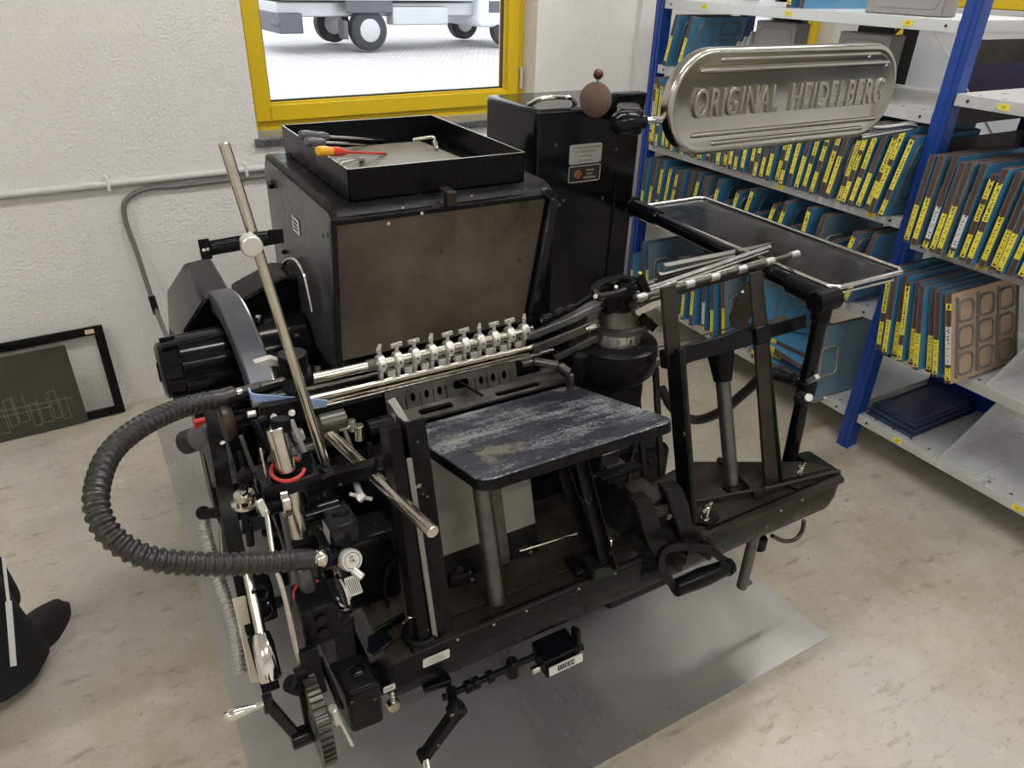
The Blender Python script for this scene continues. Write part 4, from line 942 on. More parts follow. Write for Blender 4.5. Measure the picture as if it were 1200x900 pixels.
h3 = h2+Vector((.005, 0, .075)); b = MB(); b.lathe(h3, h3+Vector((0, 0, .05)), [(0, .026), (.03, .028), (.05, .026)], 28); part('hub_head', 'black_worn', b)
# fork at the top
f0, f1, f2 = A(697, 345, y=.42), A(722, 335, y=.42), A(745, 332, y=.42)
b = MB(); b.tube(bez([A(*p, y=yy) for p, yy in (((748, 335), .40), ((725, 344), .385), ((703, 348), .40), ((697, 340), .42), ((706, 332), .44), ((728, 327), .44), ((748, 330), .42))], 6), .010, 8); part('hub_fork', 'black_worn', b)
b = MB(); b.bar(A(712, 365, y=.41), A(712, 350, y=.41), .028, .022); b.bar(A(722, 362, y=.41), A(720, 330, y=.41), .012, .02); bolt(b, A(706, 357, y=.395), (0, -1, 0), .006); part('hub_clamp', 'black_worn', b, .003)
b = MB(); b.cyl(A(698, 347, y=.385), A(698, 347, y=.39), .005); b.sph(A(722, 337, y=.39), .006, 10); part('hub_screw', 'steel_warm', b)
# long curved gripper arm to the left and linkage above it
mat('arm_grey', (.17, .17, .175), .35, metal=.8, rvar=.08)
arm = bez([A(*p, y=yy) for p, yy in (((712, 352), .42), ((690, 362), .42), ((665, 375), .43), ((640, 386), .45), ((622, 394), .47))], 5)
b = MB(); b.strip(arm, lambda f: .028-.014*f, .016, (0, 0, 1))
part('gripper_arm', 'arm_grey', b, .002)
b = MB(); L1 = [A(*p, y=.46) for p in ((640, 375), (655, 366), (672, 361), (690, 349), (705, 340))]
b.tube(bez(L1, 5), .0055, 10)
for p in ((654, 366), (668, 362), (640, 373)): b.lathe(A(*p, y=.46)-Vector((.012, 0, .004)), A(*p, y=.46)+Vector((.012, 0, .004)), [(0, .008), (.006, .012), (.018, .012), (.025, .008)], 14)
part('gripper_linkage', 'black_worn', b)
b = MB(); b.bar(A(625, 410, y=.44), A(702, 378, y=.40), .010, .020); b.bar(A(650, 420, y=.43), A(700, 396, y=.40), .008, .016); part('lower_arm', 'dark_steel', b, .002)
b = MB(); b.rod(A(690, 385, y=.385), A(700, 382, y=.375), .008, 14); b.rod(A(686, 386, y=.385), A(692, 384, y=.385), .005, 10); part('arm_pin', 'steel_warm', b)
# right gripper: fan of five strips and a notched rod
for i, (p, q) in enumerate((((738, 346), (903, 289)), ((742, 350), (900, 294)), ((746, 354), (896, 299)), ((750, 358), (890, 304)), ((735, 340), (905, 287)))):
    b = MB(); b.bar(A(*p, y=.40+.02*i), A(*q, y=.42+.02*i), .010, .0065, up=(0, -.5, 1)); part('gripper_strip', 'dark_steel' if i % 2 else 'steel_dark', b, .0006)
for p, q in (((770, 326), (900, 291)), ((768, 331), (897, 296)), ((772, 322), (903, 289)), ((780, 335), (880, 306))):
    b = MB(); b.bar(A(*p, y=.46), A(*q, y=.49), .010, .0045, up=(0, -.5, 1)); part('gripper_strip', 'dark_steel', b, .0006)
b = MB(); b.bar(A(778, 312, y=.47), A(905, 287, y=.50), .012, .008, up=(0, -.5, 1)); part('gripper_strip', 'sheet_grey', b, .0006)
b = MB(); s0, s1 = A(748, 349, y=.37), A(792, 334, y=.37); b.bar(s0, s1, .016, .022, up=LY); s2 = A(905, 303, y=.38); b.bar(s1, s2, .009, .010, up=LY); part('gripper_bar', 'steel', b, .002)
mat('rod_white', (.45, .45, .44), .35, metal=.7)
r0, r1 = A(745, 350, y=.345), A(936, 297, y=.345); dv = r1-r0
for f in (.03, .16, .30, .45, .62, .80, .97): c = r0+dv*f; d = dv.normalized(); b = MB(); b.lathe(c-d*.013, c+d*.013, [(0, .007), (.002, .0092), (.024, .0092), (.026, .007)], 12); part('rod_collar', 'rod_white', b)
b = MB(); b.rod(r0, r1, .0065, 12); part('notched_rod', 'dark_steel', b)
b = MB(); b.bar(A(748, 322, y=.37), A(760, 350, y=.36), .022, .012, up=LN); b.bar(A(735, 338, y=.37), A(750, 325, y=.37), .01, .01); part('gripper_clip', 'black', b, .003)
b = MB(); b.sph(A(750, 320, y=.365), .004, 8); part('paint_dab', 'yellow_paint', b)
b = MB(); b.bar(A(735, 392, y=.40), A(765, 375, y=.38), .006, .012); b.rod(A(740, 384, y=.385), A(757, 378, y=.38), .004); b.bar(A(752, 372, y=.38), A(766, 384, y=.38), .014, .02); part('air_valve', 'black_worn', b, .002)
# --- roller bars
y0 = .50; zb = A(445, 426, y=y0).z
xa, xb = A(268, 465, y=y0).x, A(624, 386, y=y0).x
b = MB(); b.rod((xa-.012, y0, zb), (xb, y0, zb), .0108, 20); part('sucker_bar', 'steel_warm', b)
b = MB(); b.rod((A(430, 430, y=y0).x, y0, zb), (A(440, 428, y=y0).x, y0, zb), .0128, 20); part('bar_sleeve', 'pump_grey', b)
for i, pxx in enumerate((446, 466, 486, 506, 525, 544, 562, 579, 597, 614)):
    x = A(pxx, 432-(pxx-430)*.23, y=y0).x
    b = MB(); b.rod((x-.008, y0, zb), (x+.008, y0, zb), .0182, 24); b.rod((x, y0, zb-.012), (x, y0+.002, zb-.034), .006, 12); cl = part('sucker_clamp', 'nickel_white', b)
    b = MB(); b.rod((x, y0, zb+.012), (x-.001, y0, zb+.028), .004, 10); a = .15 if i % 3 else 1.0
    dv = Vector((math.cos(a), math.sin(a), 0)); b.lathe(Vector((x-.001, y0, zb+.027)), Vector((x-.001, y0, zb+.036)), [(0, .003), (.004, .005), (.009, .004)], 12); bb = Vector((x-.001, y0, zb+.031)); b.bar(bb-dv*.0125+Vector((0, 0, .003)), bb+dv*.0125+Vector((0, 0, .003)), .006, .008)
    part('thumb_screw', 'nickel_white', b, .001, cl)
    b = MB(); b.cyl((x, y0-.0170, zb+.002), (x, y0-.0182, zb+.002), .0024, n=8); part('clamp_screw', 'ink', b, 0, cl)
    if i < 9: b = MB(); b.box(x+.011, x+.028, y0-.01, y0+.02, zb-.03, zb-.018); part('feed_tongue', 'nickel_white', b, .001)
for (dy, dz, r, m_, x0_, x1_) in ((-.012, -.036, .0065, 'steel_warm', .16, xb+.02), (-.016, -.056, .005, 'steel', .2, xb+.05), (.03, -.04, .006, 'dark_steel', .2, xb+.04), (.0, -.078, .0075, 'dark_steel', .22, xb+.1)):
    b = MB(); b.rod((x0_, y0+dy, zb+dz), (x1_, y0+dy, zb+dz), r, 14); part('feed_rod', m_, b)
b = MB(); b.box(.24, xb-.02, y0-.026, y0-.010, zb-.047, zb-.044); part('feed_strip', 'steel_warm', b)
b = MB(); b.box(.22, xb+.06, y0-.02, y0+.10, zb-.12, zb-.06); part('feed_beam', 'black', b, .006)
# ink drum shapes hidden under the hood
b = MB(); b.rod((.40, .66, .78), (.88, .66, .78), .05, 32); part('ink_roller', 'black', b); b = MB(); b.rod((.40, .63, .86), (.86, .63, .86), .022, 24); part('ink_roller', 'brown_steel', b)
# --- HOOD
x0, x1 = .383, .885
prof = [(.605, 1.105), (.628, 1.128), (.66, 1.136), (1.14, 1.136), (1.18, 1.128), (1.205, 1.10), (1.21, .70), (.64, .70), (.60, .82)]
b = MB(); b.prism([(x0, y, z) for y, z in prof], (x1-x0, 0, 0)); hood = part('ink_unit_hood', 'black_worn', b, .006, seg=3)
b = MB(); b.prism([(x0-.004, y, z) for y, z in [(.63, 1.10), (.655, 1.12), (1.14, 1.122), (1.19, 1.09), (1.20, .73), (.64, .73)]], (.004, 0, 0)); part('hood_side_cover', 'hood_side', b, 0, hood)
fa, fb_ = A(391, 268, y=.60), A(641, 221, y=.60); fc, fd = A(397, 430, y=.53), A(613, 372, y=.53)
tz = (fa.z+fb_.z)/2-.0; bz = (fc.z+fd.z)/2
def Fp(x, t, e=0): yy = .60+(.53-.60)*t; zz = tz+(bz-tz)*t; return Vector((x, yy, zz))+Vector((0, -math.cos(.28), math.sin(.28)))*e
XL0, XL1, XR0, XR1 = fa.x+.002, fc.x+.002, fb_.x, fd.x
b = MB(); b.hexa([Fp(XL1, 1, 0), Fp(XR1, 1, 0), Fp(XR1, 1, -.006), Fp(XL1, 1, -.006), Fp(XL0, 0, 0), Fp(XR0, 0, 0), Fp(XR0, 0, -.006), Fp(XL0, 0, -.006)]); fl_ = part('hood_flap', 'brown_steel', b, .001)
b = MB(); b.bar(Fp(XL0-.003, -.02, .004), Fp(XL1-.004, 1.02, .004), .012, .022, up=(0, -1, .4)); part('flap_rim', 'black', b, .003, fl_)
b = MB(); b.bar(Fp(XR0+.012, .04, .006), Fp(XR1+.014, 1.02, .006), .022, .024, up=(0, -1, .4)); b.bar(Fp(XR0-.01, -.03, .0), Fp(XR0+.016, .05, .004), .022, .022, up=(0, -1, .4)); part('flap_rim', 'black_gloss', b, .004, fl_)
b = MB(); b.bar((fa.x+.005, .606, 1.116), (fb_.x, .606, 1.116), .02, .012); part('hood_lip', 'black_worn', b, .003, hood)
c = A(527, 233, y=.592); b = MB(); b.box(c.x-.011, c.x+.011, .58, .60, c.z-.014, c.z+.016); b.box(c.x-.011, c.x+.011, .58, .625, c.z+.012, c.z+.018); part('hood_latch', 'brown_bar', b, .004, hood)
b = MB(); b.box(c.x-.035, c.x+.005, .598, .612, 1.108, 1.124); part('latch_recess', 'ink', b, 0, hood)
b = MB()
for p in ((494, 250), (392, 262), (630, 250), (455, 262)): bolt(b, A(*p, y=.594), (0, -1, .3), .004, .002)
part('flap_screw', 'steel', b, 0, fl_)
sx = x0-.004
b = MB(); bolt(b, A(320, 216, x=sx), (-1, 0, 0), .012, .012); bolt(b, A(335, 295, x=sx), (-1, 0, 0), .006, .01); part('hood_knob', 'black', b, 0, hood)
b = MB()
for p in ((379, 276), (384, 275)): c = A(*p, x=sx); b.rod(c-XX*.0005, c+XX*.001, .006, 12)
part('vent_hole', 'ink', b, 0, hood)
o = A(347, 264, x=sx-.0015); plate('hood_badge', o, (0, -1, 0), (0, 0, 1), .055, .036, 'white_paper', .0015, hood)
b = MB()
for dy in (-.009, .0, .009): b.box(o.x-.0025, o.x-.0012, o.y-.016, o.y+.016, o.z+dy-.002, o.z+dy+.002)
part('badge_mark', 'ink', b, 0, hood)
b = MB(); hl = bez([A(*p, x=x0-.02) for p in ((328, 330), (333, 308), (345, 304), (356, 320), (362, 345), (366, 365))], 6); b.tube(hl, .004, 8); part('hood_handle', 'chrome', b, 0, hood)
# dark shield and guard below-left of the hood
b = MB(); b.prism([A(*p, y=.98) for p in ((282, 352), (330, 325), (398, 325), (398, 450), (305, 450))], (0, .12, 0)); part('rear_guard', 'black', b, .006)
b = MB(); b.rod((.20, .95, .70), (.38, .95, .70), .10, 32); part('drive_pulley', 'black_gloss', b)
b = MB(); b.rod((.26, .93, .80), (.27, .92, .80), .014, 14); part('pulley_boss', 'steel_warm', b)
for i, (p, q) in enumerate((((330, 430), (345, 520)), ((350, 420), (362, 470)), ((372, 430), (380, 500)))):
    b = MB(); b.bar(A(*p, y=.75), A(*q, y=.62), .02, .02); part('inner_lever', 'black', b, .004)
# --- TALL REAR COVER
py = .92; cz = 1.236
xA, xB = A(629, 135, y=py).x, A(754, 125, y=py).x
b = MB(); b.box(xA, xB, py, py+.28, .0045, cz); cov = part('rear_cover', 'black_gloss', b, .012, seg=4)
b = MB(); b.box(xB-.075, xB-.070, py-.004, py, .3, 1.05); part('cover_seam', 'black_matte', b, 0, cov)
b = MB()
for p in ((651, 170), (655, 240), (706, 232), (660, 235), (722, 175)): c = A(*p, y=py); b.lathe(c, c-Vector((0, .003, 0)), [(0, .005), (.002, .005), (.003, .003)], 12)
part('cover_screw', 'dark_steel', b, 0, cov)
o = A(686, 180, y=py); X = XX; Y = Vector((0, 0, 1)); wv = A(705, 175, y=py).x-A(667, 185, y=py).x
p1 = plate('maker_plate', o, X, Y, wv, .052, 'alu', .002, cov); F_ = X.cross(Y)*.0024
for s, dx, dy, sz in (('SCHNELLPRESSENFABRIK', 0, .017, .0085), ('AG HEIDELBERG', 0, .007, .009), ('HEIDELBERG', .0, -.005, .007), ('Made in Germany', 0, -.017, .007)): text('plate_print', s, X, Y, o+X*dx+Y*dy+F_, sz, 'ink_grey', cov, ext=.0002)
o = A(684.5, 203, y=py); p2 = plate('dealer_plate', o, X, Y, wv, .046, 'alu', .002, cov)
b = MB(); b.prism([o+X*a+Y*c+F_*.9 for a, c in rrect(-wv/2+.003, -.020, wv/2-.003, .020, .002, 2)], F_*.2); part('plate_field', 'ink', b, 0, cov)
cc = o+X*(-wv*.22)+F_*1.2
mat('copper_mark', (.55, .16, .07), .4)
b = MB(); b.torus(cc, F_, .010, .0012, 24, 6); b.torus(cc, F_, .005, .001, 16, 6); b.bar(cc-X*.013, cc+X*.013, .0012, .0018, up=F_); b.bar(cc-Y*.013, cc+Y*.013, .0012, .0018, up=F_); part('dealer_mark', 'copper_mark', b, 0, cov)
for s, dy in (('Schnell', .009), ('press', -.001), ('Heidelberg', -.011)): text('plate_print', s, X, Y, o+X*wv*.16+Y*dy+F_*1.2, .009, 'cream', cov, ext=.0002)
# handle on top, bracket for the guard
b = MB(); b.tube(bez([(xA+.02, py+.08, cz+.0), (xA+.05, py+.05, cz+.02), (xA+.12, py+.04, cz+.02), (xA+.16, py+.06, cz+.0)], 5), .006, 8); part('cover_handle', 'chrome', b, 0, cov)
gy = .60
rc = A(742, 143, y=gy); 
b = MB(); q = Vector((xB-.055, py, rc.z-.05)); b.hexa([(q.x-.05, py-.001, q.z-.05), (q.x+.055, py-.001, q.z-.05), (q.x+.055, py+.02, q.z-.05), (q.x-.05, py+.02, q.z-.05), (q.x-.05, py-.02, q.z+.06), (q.x+.05, py-.02, q.z+.06), (q.x+.05, py+.02, q.z+.06), (q.x-.05, py+.02, q.z+.06)]); part('guard_bracket', 'black', b, .006)
b = MB(); b.bar(Vector((q.x, py, q.z+.01)), Vector((rc.x-.01, gy, rc.z)), .06, .055); part('guard_bracket', 'black', b, .01)
b = MB(); b.lathe((rc.x-.055, gy, rc.z), (rc.x+.03, gy, rc.z), [(0, .016), (.01, .024), (.04, .026), (.06, .022), (.062, .017), (.085, .016)], 24); part('guard_pivot', 'black_gloss', b)
gy_ = gy-.03; sl, sr = A(786, 118, y=gy_).x, A(1050, 106, y=gy_).x; zc_ = A(915, 115.5, y=gy_).z; H_ = (A(915, 58, y=gy_).z-A(915, 175, y=gy_).z)/2
gd = MB(); 
rb1 = MB(); rb1.rod((rc.x+.01, gy+.002, rc.z), (sl+.1, gy+.002, rc.z), .0085, 16)
b = MB(); b.tube(bez([(sr-.15, gy+.012, zc_-.06), (sr, gy+.012, A(1055, 146, y=gy+.012).z), (A(1064, 146, y=gy+.01).x, gy+.012, A(1064, 146, y=gy+.01).z), (A(1070, 151, y=gy+.012).x, gy+.02, A(1070, 151, y=gy+.012).z), (sr-.02, gy+.03, A(1055, 158, y=gy+.012).z)], 6), .009, 12)
def stad(L, H, n=20):
    r = H; out = []
    for cx_, a0_ in ((L-r, -90), (-(L-r), 90)):
        for i in range(n+1): t = R_(a0_+180*i/n); out.append((cx_+r*math.cos(t), r*math.sin(t)))
    return out
cxs = (sl+sr)/2; Lh = (sr-sl)/2
# pressed shell: loops from rim to field
def shell():
    b = MB(); loops = []
    for inset, dep in ((.0, .030), (.0, .010), (.004, .003), (.010, .0), (.016, .003), (.020, .0045), (.028, .0045), (.031, .0065), (.2, .0065)):
        if inset > .1: break
        loops.append([(cxs+x, gy-.03+dep, zc_+z) for x, z in stad(Lh-inset, H_-inset)])
    n = len(loops[0]); vs = sum(loops, []); fs = []
    for i in range(len(loops)-1):
        for k in range(n): k2 = (k+1) % n; fs.append((i*n+k, i*n+k2, (i+1)*n+k2, (i+1)*n+k))
    m_ = len(loops)-1; fs.append(tuple(m_*n+k for k in range(n)))
    b.add(vs, fs)
    lb = [(x, y+.004, z) for x, y, z in loops[0]]; b.prism([(cxs+x, gy+.000, zc_+z) for x, z in stad(Lh-.001, H_-.001)], (0, .003, 0))
    return b
GS = part('chrome_guard', 'chrome_sign', shell(), 0, smooth=60)
yf = gy-.03+.0065
rods = MB(); rods.v = b.v; rods.f = b.f; rods.mi = b.mi; part('guard_rod', 'chrome', rods, 0, GS); part('guard_rod', 'chrome', rb1, 0, GS)
b = MB()
for zz, xl, xr in ((.79, -.64, .74), (.60, -.78, .86), (-.60, -.78, .86), (-.79, -.62, .74)):
    b.tube([(cxs+Lh*xl, yf+.001, zc_+H_*zz), (cxs+Lh*xr, yf+.001, zc_+H_*zz)], .0065, 12); b.sph((cxs+Lh*xl, yf+.001, zc_+H_*zz), .0065, 12); b.sph((cxs+Lh*xr, yf+.001, zc_+H_*zz), .0065, 12)
part('pressed_rib', 'chrome_sign', b, 0, GS)
for word, xl, xr in (('ORIGINAL', 814, 913), ('HEIDELBERG', 925, 1033)):
    a_, b_ = A(xl, 118, y=yf).x, A(xr, 108, y=yf).x
    o = Vector(((a_+b_)/2, yf-.001, zc_-.003))
    tx = text('embossed_letters', word, X, Y, o, .090, 'chrome_sign', GS, ext=.0022, xs=1., off=-.0008, bev=.0016, space=1.12)
    vs = np.array([v.co[0] for v in tx.data.vertices]); cxm = (vs.max()+vs.min())/2; sc_ = (b_-a_)/(vs.max()-vs.min()); ccx = (a_+b_)/2-wloc(PR).x
    for v in tx.data.vertices: v.co.x = ccx+(v.co.x-cxm)*sc_
b = MB()
for p in ((928, 164), (990, 158), (1018, 66), (1038, 76)): b.sph(A(*p, y=yf), .0055, 12)
part('guard_rivet', 'chrome', b, 0, GS)
# brown disc with ball knob
dc = A(698, 117, y=.86); dn = (Vector(CC.tolist())-dc); dn.z *= .2; dn.normalize(); dn = (dn+Vector((-.8, -.1, 0))).normalized()
b = MB(); rD = .043; b.lathe(dc-dn*.004, dc+dn*.004, [(0, rD-.002), (.001, rD), (.007, rD), (.008, rD-.002)], 40); dd = part('lever_disc', 'copper_brown', b)
kz = A(701, 87, y=.86); b = MB(); b.rod(dc, kz, .004, 10); b.rod(dc, Vector((dc.x+.02, py+.02, cz-.02)), .006, 10); part('lever_stem', 'steel', b); b = MB(); b.sph(kz, .013, 20); part('lever_knob', 'dark_red', b)
# --- SIDE TABLE
zt = .945; c1, c2, c3, c4 = A(750, 243, z=zt), A(828, 233, z=zt), A(1049, 318, z=zt), A(983, 338, z=zt)
tx0, tx1, ty0, ty1 = (c1.x+c4.x)/2, (c2.x+c3.x)/2, (c3.y+c4.y)/2, (c1.y+c2.y)/2
b = MB(); b.box(tx0, tx1, ty0, ty1, zt-.006, zt); st = part('side_table', 'side_table', b, .001)
b = MB(); b.tube([(x, y, zt+.002) for x, y in rrect(tx0-.012, ty0-.006, tx1+.006, ty1+.006, .02, 5)], .006, 12, closed=True); part('table_rail', 'chrome', b, 0, st)
b = MB(); b.tube([(tx0+.02, ty0+.002, zt-.018), (tx1-.02, ty0+.002, zt-.018)], .004, 10); part('table_rail', 'chrome', b, 0, st)
pj = Vector((1.352, .205, .925)); pk = Vector((tx0-.02, .90, .945))
b = MB(); b.rod(pj, pk, .0175, 24); b.lathe(pk+Vector((0, .04, 0)), pk-Vector((0, .10, 0)), [(0, .030), (.02, .030), (.022, .024), (.13, .024), (.14, .019)], 24); part('table_pipe', 'black_gloss', b)
b = MB(); dj = (pk-pj).normalized(); b.rod(pj-dj*.01, pj+dj*.10, .0235, 24); b.rod(pj+Vector((-.035, 0, 0)), pj+Vector((.035, -.0, 0)), .026, 24); b.rod(pj+Vector((.03, 0, 0)), pj+Vector((.045, 0, 0)), .018, 20)
b.rod(pj+Vector((.0, -.0, .0)), pj+Vector((0, 0, -.05)), .022, 20); part('pipe_joint', 'black', b)
pb = A(928, 538, z=.49); b = MB(); b.rod(Vector((1.359, .187, .30)), pj, .0175, 24); part('table_leg', 'black_gloss', b)
b = MB(); c = A(945, 455, x=1.357); b.rod(c-Vector((0, 0, .022)), c+Vector((0, 0, .022)), .0225, 20); b.bar(c, c+Vector((-.04, -.01, -.02)), .016, .02); b.sph(c+Vector((-.035, -.01, -.012)), .011, 10); part('leg_clamp', 'black', b, .002)
b = MB(); b.tube(bez([A(*p, x=1.35) for p in ((944, 466), (952, 470), (960, 468), (967, 466))], 4), .0045, 8); b.rod(A(945, 466, x=1.35), A(948, 466, x=1.33), .010, 12); b.bar(A(948, 447, x=1.345), A(958, 441, x=1.345), .014, .012); part('clamp_lever', 'alu', b, .001)
hp = bez([A(*p, y=yy) for p, yy in (((775, 455), .50), ((790, 480), .48), ((815, 492), .45), ((845, 482), .40), ((875, 458), .36), ((895, 440), .33), ((915, 434), .28), ((938, 447), .22))], 14)
b = MB(); b.tube(hp, .0125, 14, rf=lambda i: .0125+(.0012 if i % 2 else 0)); part('air_hose', 'hose', b)
b = MB(); b.rod(A(900, 436, y=.31), A(936, 447, y=.22), .0155, 16); part('hose_cuff', 'rubber', b)
# ================================================================== LEFT SIDE OF THE PRESS
# flywheel
fc_ = Vector((.185, .975, .375)); RF = .465
b = MB(); n = 72
prof = [(0, RF-.055), (0, RF-.004), (.004, RF), (.051, RF), (.055, RF-.004), (.055, RF-.055), (.0, RF-.055)]
vs = []; fs = []
for i in range(n):
    a = 2*math.pi*i/n
    for t, r in prof[:-1]: vs.append((fc_.x+t, fc_.y+math.cos(a)*r, fc_.z+math.sin(a)*r))
m_ = len(prof)-1
for i in range(n):
    j = (i+1) % n
    for k in range(m_): fs.append((i*m_+k, i*m_+(k+1) % m_, j*m_+(k+1) % m_, j*m_+k))
b.add([v for v in vs], fs)
mat('rim_paint', (.10, .11, .13), .35, metal=.4, col2=(.075, .08, .09), nscale=6, rvar=.1)
fw = part('flywheel', 'rim_paint', b)
b = MB(); b.torus(fc_+XX*.0545, (1, 0, 0), RF-.006, .005, 90, 8); part('rim_edge', 'steel_warm', b, 0, fw)
b = MB()
for i in range(6):
    a = 2*math.pi*i/6+.3; d = Vector((0, math.cos(a), math.sin(a))); b.bar(fc_+XX*.0275+d*.05, fc_+XX*.0275+d*(RF-.04), .05, .025, up=(1, 0, 0), w1=.035)
b.rod(fc_-XX*.01, fc_+XX*.08, .06, 28); part('spokes', 'black', b, .004, fw)
# motor and belt cover behind
b = MB(); c0, c1, c2, c3, c4 = [A(*p, y=1.12) for p in ((215, 388), (238, 352), (272, 343), (272, 460), (218, 470))]; b.prism([c0, c1, c2, c3, c4], (0, .30, 0)); part('belt_cover', 'black_gloss', b, .006)
mc = A(213, 430, y=.98); b = MB(); b.lathe((mc.x-.05, .98, mc.z), (mc.x+.12, .98, mc.z), [(0, .058), (.006, .068), (.045, .072), (.05, .078), (.17, .078)], 36)
for i in range(10):
    a = 2*math.pi*i/10; d = Vector((0, math.cos(a), math.sin(a))); b.bar((mc.x-.035, .98+d.y*.073, mc.z+d.z*.073), (mc.x+.115, .98+d.y*.079, mc.z+d.z*.079), .012, .008, up=d)
part('motor', 'black_gloss', b, .001)
b = MB(); b.box(mc.x+.0, mc.x+.12, .90, 1.05, .25, mc.z-.05); part('motor_mount', 'black', b, .006)
b = MB(); b.bar(A(195, 445, y=.96), A(191, 425, y=.96), .02, .03); part('cable_gland', 'black_matte', b, .003)
# flat guard bar running down the left side
gb = bez([A(*p, y=yy) for p, yy in (((246, 470), .55), ((252, 505), .50), ((259, 545), .45), ((268, 600), .36), ((280, 660), .28), ((296, 730), .20), ((318, 810), .10))], 5)
b = MB(); b.strip(gb, .028, .008, (0, -.6, .3))
part('side_guard_bar', 'black_worn', b, .001)
b = MB(); b.sph(A(261, 519, y=.475), .006, 12, (1, 1, .6)); part('guard_screw', 'alu', b)
b = MB(); b.torus(A(268, 528, y=.40), (1, .1, 0), .10, .006, 30, 8, a0=60, a1=150, start=(0, 0, 1)); part('inner_guard', 'black_worn', b)
# pump with red cap
pc_ = A(240, 515, y=.55)
b = MB(); e0, e1 = A(216, 519, y=.60), A(230, 514, y=.58); b.rod(e0, e1, .024, 24); part('pump_cap', 'rubber', b)
b = MB(); e2 = A(252, 508, y=.55); b.rod(e1, e2, .026, 24); b.tube(bez([A(235, 513, y=.57), A(250, 520, y=.55), A(258, 540, y=.52), A(264, 565, y=.48)], 6), .024, 16); part('vacuum_pump', 'pump_grey', b)
b = MB(); rb = A(235, 496, y=.57); b.hexa([rb+Vector(v) for v in ((-.012, -.008, -.007), (.012, -.008, -.007), (.012, .008, -.007), (-.012, .008, -.007), (-.012, -.008, .010), (.012, -.008, .010), (.012, .008, .008), (-.012, .008, .008))]); part('red_cap', 'red', b, .002)
b = MB(); b.tube([A(262, 560, y=.48), A(262, 590, y=.44), A(260, 620, y=.40), A(262, 650, y=.36)], .006, 8); part('pump_tube', 'dark_steel', b)
# armoured spring hose and its elbow
b = MB(); b.rod(A(238, 602, y=.42), A(268, 600, y=.38), .010, 14); b.sph(A(238, 601, y=.42), .013, 14); part('hose_elbow', 'black_worn', b)
sp = resample(bez([A(*p, y=yy) for p, yy in (((238, 604), .42), ((243, 630), .40), ((254, 670), .36), ((266, 705), .31), ((276, 740), .27), ((282, 790), .22))], 12), .0038)
b = MB(); b.tube(sp, .010, 14, rf=lambda i: .0080 if i % 2 else .0118); part('armoured_hose', 'alu', b)
# grey-green tag and chrome lever handle
b = MB(); tg = [A(*p, y=.20) for p in ((272, 702), (286, 698), (304, 798), (294, 800))]; b.prism(tg, (.002, -.002, 0)); part('paper_tag', 'ivory', b)
b = MB(); l0, l1 = A(286, 650, y=.24), A(317, 795, y=.10); dd_ = (l1-l0).normalized(); b.rod(l0, l1, .009, 16); part('lever_rod', 'steel_warm', b)
b = MB(); l2 = l1-dd_*.075; b.lathe(l2, l1+dd_*.006, [(0, .006), (.004, .013), (.02, .0165), (.074, .0178), (.079, .015), (.081, .008)], 30); part('lever_grip', 'chrome', b)
# main hose: two ends joined by a big loop
he = [((268, 466), .44), ((240, 471), .43), ((205, 481), .40), ((165, 500), .34), ((130, 530), .28), ((114, 570), .22), ((116, 605), .18), ((138, 635), .15), ((180, 655), .13), ((240, 661), .13), ((300, 660), .14), ((362, 655), .15)]
hpts = bez([A(*p, y=yy) for p, yy in he], 24)
hr = resample(hpts, .0033)
b = MB(); nn = len(hr); b.tube(hr, .0155, 18, rf=lambda i: (.0176 if (i % 4) < 2 else .0142) if 9 < i < nn-9 else .0165); part('suction_hose', 'hose', b)
b = MB(); b.rod(A(276, 463, y=.445), A(262, 467, y=.44), .0175, 20); part('hose_cuff', 'hose', b)
b = MB(); b.rod(A(347, 656, y=.15), A(366, 655, y=.15), .0165, 20); part('hose_cuff', 'hose', b)
b = MB(); b.rod(A(264, 466, y=.445), A(284, 461, y=.45), .0118, 18); b.rod(A(366, 655, y=.15), A(373, 655, y=.15), .009, 16); part('hose_nozzle', 'steel_warm', b)
b = MB(); a_, c_ = A(370, 655, y=.15), A(381, 654, y=.15); b.lathe(a_, c_, [(0, .013), (.004, .0155), ((c_-a_).length-.003, .0155), ((c_-a_).length, .013)], 20); part('union_nut', 'steel_warm', b)
# valve block, dial and warning tag
b = MB(); b.rod(A(378, 653, y=.15), A(400, 650, y=.17), .018, 20); b.rod(A(405, 640, y=.17), A(398, 600, y=.20), .019, 20); part('valve_body', 'black', b)
b = MB(); vb_ = A(400, 622, y=.17); b.box(vb_.x-.02, vb_.x+.028, .16, .21, vb_.z-.024, vb_.z+.018); part('valve_block', 'black_gloss', b, .003)
plate('valve_badge', Vector((vb_.x-.0205, .185, vb_.z-.005)), (0, -1, 0), (0, 0, 1), .035, .03, 'alu', .001)
dcn = A(413, 657, y=.125); dn = Vector((.15, -1, .55)).normalized(); b = MB(); b.lathe(dcn-dn*.05, dcn, [(0, .016), (.03, .0165), (.034, .0185), (.046, .0185), (.05, .0165)], 30); dl = part('oil_cap', 'nickel_white', b)
Xd = dn.cross(Vector((0, 0, 1))).normalized()*-1; Yd = dn.cross(Xd).normalized()
for i, s in enumerate(('ÖL', 'OIL')): text('cap_print', s, Xd, Yd, dcn+Yd*(.006-.0065*i)+dn*.0006, .0065, 'ink', dl, ext=.0002)
b = MB(); b.torus(dcn, dn, .013, .0006, 30, 5); part('cap_ring', 'ink', b, 0, dl)
b = MB(); b.rod(A(414, 668, y=.12), A(425, 677, y=.105), .0065, 14); part('drain_cock', 'nickel_white', b)
tg0 = A(414, 686, y=.12); Xt = Vector((.97, -.1, .12)); Yt = Vector((-.12, .35, .93))
tp = plate('warning_plate', tg0, Xt, Yt - Xt*0, .022, .034, 'plate_white', .0015)
